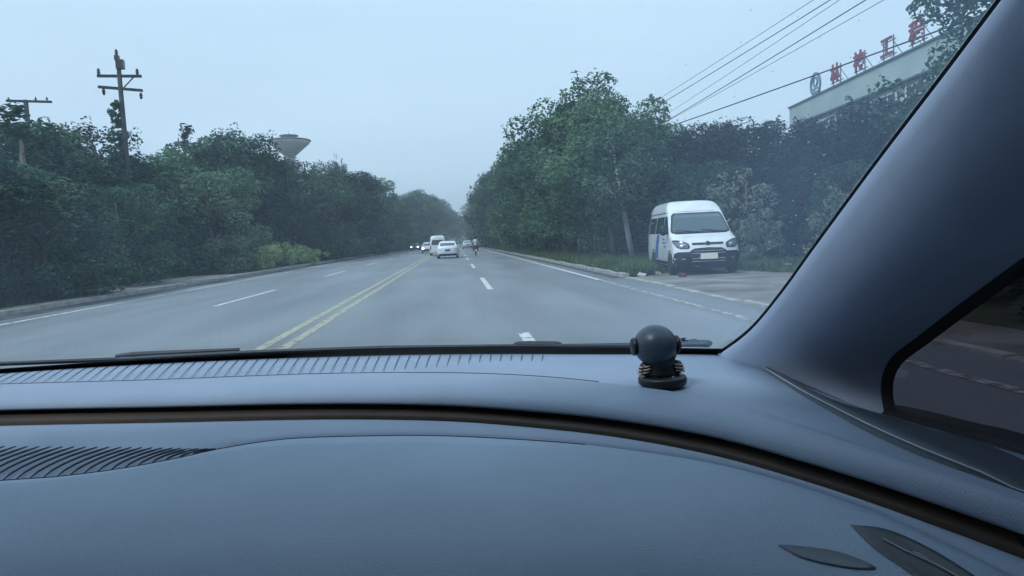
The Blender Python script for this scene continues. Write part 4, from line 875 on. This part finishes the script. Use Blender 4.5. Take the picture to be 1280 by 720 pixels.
# ---- windscreen
P1px = [(900, 443), (940, 413), (980, 366), (1020, 311), (1100, 203), (1180, 99), (1255, 0), (1330, -98), (1480, -295), (1545, -378)]
P1X = [.352, .359, .364, .369, .378, .387, .395, .402, .41, .42]
P1 = [PX(x, y, X) for (x, y), X in zip(P1px, P1X)]
P1s = spline(P1, 44)
def lmir(p): return np.array([2 * CX - p[0], p[1] + .14, p[2]])
def screen_pt(s, t, off=0.0):
    R_ = np.array([np.interp(t, np.linspace(0, 1, 44), P1s[:, k]) for k in range(3)]); 
    if t < 0: R_ = P1s[0] + (P1s[0] - P1s[2]) * (-t * 21)
    L_ = lmir(R_); b = .14 - .04 * t; q = 1 - (2 * s - 1) ** 2
    p = L_ * (1 - s) + R_ * s; p = p.copy(); p[1] += b * q; p += np.array([0, .5, .86]) * off; return p
SS = np.r_[np.linspace(0, .9, 30), np.linspace(.91, 1, 14)]
OFF = .006
ws = carloft('windscreen', [[screen_pt(s, t, OFF) for s in SS] for t in np.linspace(-.03, 1, 46)], glass_front, solid=.0045)
def band_t(s):
    # height of the black band: follows the photo's band, ~11 px tall
    return .028
fr = carloft('windscreen_band', [[screen_pt(s, t_ * band_t(s), .002) for s in SS] for t_ in (-1.2, -.4, .3, 1.0)], M['seal'])
carloft('pillar_seal', [[screen_pt(s, t, .0035) for t in np.linspace(-.01, 1, 44)] for s in (.9985, 1.0, 1.003, 1.0065)], M['seal'])
carloft('pillar_seal', [[screen_pt(s, t, .0035) for t in np.linspace(-.01, 1, 44)] for s in (.012, .006, 0)], M['seal'])
# ---- pillar
P2px = [(1102, 516), (1098, 492), (1100, 468), (1112, 446), (1142, 422), (1200, 377), (1280, 318), (1350, 268), (1430, 212)]
P2 = [PX(x, y, .465) for x, y in P2px]; P2s = spline(P2, 44)
def pil(mir=False):
    rows = []
    for f, bx_, by_ in ((0, .03, .0), (0, -.001, .0), (.01, -.005, -.002), (.05, -.012, -.004), (.15, -.022, -.010), (.3, -.026, -.018), (.45, -.028, -.022), (.6, -.024, -.022), (.75, -.016, -.016), (.88, -.006, -.008), (.96, -.001, -.002), (1.0, 0.004, 0)):
        r = P1s * (1 - f) + P2s * f; r = r.copy(); r[:, 0] += bx_; r[:, 1] += by_
        foot = r[0] + (r[0] - r[1]) * .2 + np.array([0, 0, -.02]); r = np.vstack([foot, r])
        if mir: r = np.array([lmir(p) for p in r])
        rows.append(r)
    return rows
carloft('windscreen_pillar', pil(), M['pillar']); carloft('windscreen_pillar', pil(True), M['pillar'])
def mirs(rows, mir): return [[lmir(p) for p in r] for r in rows] if mir else rows
sill_px = [(1102, 516), (1150, 527), (1200, 541), (1290, 567)]
sill = [PX(x, y, .465) for x, y in sill_px]; sl0 = Vector(sill[-1]); sill += [Vector((.465, .2, sl0.z)), Vector((.465, -.35, sl0.z))]
sills = spline(sill, 50)
for mir in (False, True):
    P2o = P2s.copy(); d_ = np.gradient(P2s, axis=0); nn = np.stack([0 * d_[:, 0], d_[:, 2], -d_[:, 1]], 1); nn /= np.linalg.norm(nn, axis=1)[:, None]; 
    P2o = P2s - nn * .008 * np.sign((nn @ np.array([0, 1, .4])))[:, None]; P2o[:, 0] += .012
    carloft('window_seal', mirs([P2s + np.array([.003, 0, 0]), P2s * .5 + P2o * .5, P2o], mir), M['seal'])
    so = sills.copy(); so[:, 2] += .009; so[:, 0] += .014
    carloft('window_seal', mirs([sills + np.array([0, 0, -.004]), sills, so, so + np.array([.01, 0, -.02])], mir), M['seal'])
    S_ = [PZ(x, y, z) for x, y, z in ((957, 461, -.168), (1000, 487, -.166), (1040, 508, -.164), (1090, 533, -.163), (1155, 562, -.163), (1230, 592, -.165), (1300, 622, -.168))]
    S_ = [Vector(p) for p in S_] + [Vector((.40, .1, -.172)), Vector((.405, -.35, -.175))]; Ss = spline(S_, 50)
    in_ = Ss.copy(); in_[:, 2] -= .02
    T_ = [PZ(958, 459.5, -.1705)] + [Vector(PX(x, y, .462)) for x, y in ((1100, 519), (1150, 530), (1200, 544), (1290, 571))] + [Vector((.462, .2, sl0.z - .004)), Vector((.462, -.35, sl0.z - .004))]
    Ts = spline(T_, 50)
    rows = [in_, Ss, Ss * .8 + Ts * .2 + np.array([0, 0, .002]), Ss * .4 + Ts * .6 + np.array([0, 0, .002]), Ts, Ts + np.array([.02, 0, -.02])]
    dt = carloft('door_trim', mirs(rows, mir), M['doortrim'])
    if not mir: MB().tube([W_(p + np.array([0, 0, .0003])) for p in Ss[:20]], [.0007] * 17 + [.0006, .0004, .0002], 5).build('seam_highlight', mat('seam_highlight', (.35, .37, .4), .4), dt)  # pale tube drawn as the highlight along the door seam
    Mx = (lambda p: lmir(p)) if mir else (lambda p: p)
    gl = [[(.484, y, z) for y in np.linspace(-.9, .86, 6)] for z in np.linspace(-.235, .25, 9)]
    gl = [[(.484 - max(0, z) * .1, min(y, .78 - (z + .215) * 1.35 + .10), z) for (_, y, z) in r] for r in gl]
    carloft('side_window', mirs(gl, mir), glass_light if mir else glass_side)
def cbox(name, x0, x1, y0, y1, z0, z1, m): return MB().box((((x0 + x1) / 2) - CX, (y0 + y1) / 2, (z0 + z1) / 2 + CAMH), (x1 - x0, y1 - y0, z1 - z0)).build(name, m, car)
hd = [screen_pt(s, 1, 0) for s in np.linspace(0, 1, 20)]
roof = [[p + np.array([0, .03, -.012]) for p in hd], [p + np.array([0, -.08, .03]) for p in hd], [np.array([p[0], -.2, hd[0][2] + .05]) for p in hd], [np.array([p[0], -1.4, .25]) for p in hd]]
carloft('headliner', roof, M['head'], solid=-.03)
for s_ in (0, 1):
    f_ = (lambda x: x) if s_ == 0 else (lambda x: 2 * CX - x)
    def sb(name, xa, xb, *r): a_, b_ = sorted((f_(xa), f_(xb))); return cbox(name, a_, b_, *r)
    sb('roof_rail', .38, .52, -1.4, .36, .205, .30, M['head']); sb('door_pillar', .46, .53, -.5, -.38, -.25, .21, M['head'])
    sb('door', .488, .56, -1.4, .98, -1.08, -.33, M['silver']); sb('rear_window_post', .46, .53, -1.4, -.9, -.24, .21, M['head'])
cbox('rear_bulkhead', 2 * CX - .5, .5, -1.48, -1.4, -1.08, -.2, M['doortrim']); cbox('rear_window', 2 * CX - .46, .46, -1.45, -1.44, -.2, .25, glass_light)
cbox('floor_pan', 2 * CX - .5, .5, -1.4, 1.6, -1.12, -1.06, M['black'])
cbox('firewall', 2 * CX - .48, .48, 1.02, 1.06, -1.06, -.26, M['black'])
bn = [[np.array([CX + x, y - .1 * (x / .8) ** 2, z - .05 * (x / .8) ** 4]) for x in np.linspace(-.8, .8, 13)] for y, z in ((1.2, -.29), (1.5, -.33), (1.9, -.42), (2.05, -.52), (2.1, -.95))]
carloft('bonnet', bn, M['silver'], solid=.01)
for sx in (-.72, .72):
    for yw in (1.45, -1.15): w_ = MB().lathe([(.2, -.1), (.3, -.1), (.32, -.06), (.32, .06), (.3, .1), (.2, .1)], (0, 0, 0), 24, 'x').build('wheel', M['rubber'], car, True); w_.location = (sx, yw, .32)
cbox('door_panel', .44, .46, -1.4, .74, -.9, -.212, M['doortrim'])
# ---- wipers outside the glass
def on_glass(px, py, off=.012):
    # point of the screen seen at a photo pixel (search over s,t)
    best = None
    for s in np.linspace(.1, 1, 181):
        for t in np.linspace(-.01, .1, 34):
            p = screen_pt(s, t, off); q = proj(Vector(p) + CAM); d_ = (q[0] - px) ** 2 + (q[1] - py) ** 2
            if best is None or d_ < best[0]: best = (d_, p)
    return W_(best[1])
wp = MB().tube([on_glass(x, y, .013) for x, y in ((-60, 458), (150, 450), (320, 440.5), (480, 436), (640, 434))], [.0035, .004, .004, .004, .003], 6)
wo_ = wp.build('wiper', M['black'], car); MB().tube([on_glass(x, y, .019) for x, y in ((148, 449), (165, 447), (200, 448), (300, 442))], [.003, .005, .005, .003], 6).build('wiper_arm', M['black'], wo_)
wp = MB().tube([on_glass(x, y, .013) for x, y in ((600, 434), (720, 433.5), (800, 433), (886, 432))], [.002, .0035, .004, .003], 6); wo_ = wp.build('wiper', M['black'], car)
MB().tube([on_glass(x, y, .016) for x, y in ((640, 434), (650, 431), (672, 430), (694, 431), (704, 434))], [.002, .004, .0045, .004, .002], 8).build('wiper_cap', M['black'], wo_)
MB().tube([on_glass(x, y, .018) for x, y in ((850, 431), (858, 428.5), (886, 428.5), (889, 431))], [.004, .0055, .0055, .004], 6).build('wiper_clip', M['black'], wo_)
# inspection sticker marks on the inside of the glass
st = MB()
for x, y, w_, h_ in ((859, 409.5, 7, 4), (862, 415.5, 24, 1.6), (855, 421, 3, 4), (860, 420, 3, 2), (865, 421, 3, 3), (870, 419.5, 4, 3), (856, 425, 10, 1.3), (868, 424.5, 8, 1.3)):
    c = [on_glass(x + sx * w_ / 2, y + sy * h_ / 2, .0) for sx, sy in ((-1, -1), (1, -1), (1, 1), (-1, 1))]; st.add(c, [(0, 1, 2, 3)])
st.build('sticker', mat('sticker_print', (.03, .035, .05), .6), ws)

# ---- the round-headed black gadget standing on the dashboard
gp = PZ(828, 475, -.1565); gs = gp.y / F
e = empty('phone_mount', gp + CAM + Vector((0, 0, -.0035)), 0, label='black round-headed gadget on a disc base standing on the dashboard', cat='gadget')
gb = mat('gadget_black', (.008, .009, .012), .4); gsky = mat('gadget_black_sky_tint', (.045, .062, .09), .38); band = mat('gadget_band', (.6, .45, .38), .35)  # head is a lighter, bluer black: sky reflection put into its colour
MB().lathe([(30 * gs, 0), (31 * gs, 2 * gs), (31 * gs, 7 * gs), (29.5 * gs, 10 * gs), (22 * gs, 11.5 * gs), (19 * gs, 13 * gs)], n=48).build('base', gb, e, True)
MB().lathe([(21 * gs, 12 * gs), (18.5 * gs, 17 * gs), (17.5 * gs, 24 * gs), (18.5 * gs, 30 * gs), (21 * gs, 38 * gs)], (-2 * gs, 0, 0), n=32).build('neck', gb, e, True)
rh = 27.5 * gs; bm_ = MB().lathe([(rh * math.cos(a), rh * .97 * math.sin(a)) for a in np.linspace(-1.35, 1.5, 20)], (-8 * gs, 0, 50 * gs), 40); hb = bm_.build('head', gsky, e, True)
for sg in (-1, 1):
    MB().lathe([(9 * gs, 0), (11.5 * gs, sg * 1.5 * gs), (11.5 * gs, sg * 4.5 * gs), (9 * gs, sg * 6 * gs)], (-8 * gs + sg * 25 * gs, 0, 50 * gs), 28, 'x').build('ear_disc', gb, hb, True)
MB().lathe([(8 * gs, 0), (8 * gs, 1.4 * gs)], (-8 * gs + 30.6 * gs, 0, 50 * gs), 24, 'x').build('ear_ring', mat('ear_red', (.3, .07, .06), .4), hb)
for sg in (-1, 1):
    a = MB().lathe([(2 * gs, -9 * gs), (6.5 * gs, -6 * gs), (8 * gs, 0), (6.5 * gs, 6 * gs), (2 * gs, 9 * gs)], (0, 0, 0), 18).build('side_knob', gb, e, True); a.location = (-2 * gs + sg * 21 * gs, -.002, 21 * gs); a.rotation_euler = (0, rad(sg * -14), 0)
    for k_ in (-1, 0, 1):
        r2 = MB(); ring_pts = []; rr = 8.3 * gs - abs(k_) * .7 * gs
        cpts = [(rr * math.cos(q), rr * math.sin(q), k_ * 4.2 * gs + rr * math.cos(q) * .45 * sg * -1) for q in np.linspace(0, 2 * math.pi, 25)]
        r2.tube(cpts, 1.15 * gs, 6); r2.build('band', band, a, True)
MB().lathe([(1.1 * gs, 0), (1.0 * gs, .8 * gs), (.2 * gs, 1 * gs)], (8 * gs, -20 * gs, 11.5 * gs), 10).build('indicator', M['white'], e)
# ------------------------------------------------------------------ haze
hz = MB().box((0, 400, 34), (1840, 1440, 70.2)).build('haze', bpy.data.materials.new('haze')); tag(hz, kind='stuff')
hm = hz.data.materials[0]; hm.use_nodes = True; t = hm.node_tree; t.nodes.clear(); out = t.nodes.new('ShaderNodeOutputMaterial'); pv = t.nodes.new('ShaderNodeVolumePrincipled')
pv.inputs['Color'].default_value = (.84, .93, 1.0, 1); pv.inputs['Density'].default_value = .0013; t.links.new(pv.outputs[0], out.inputs['Volume'])
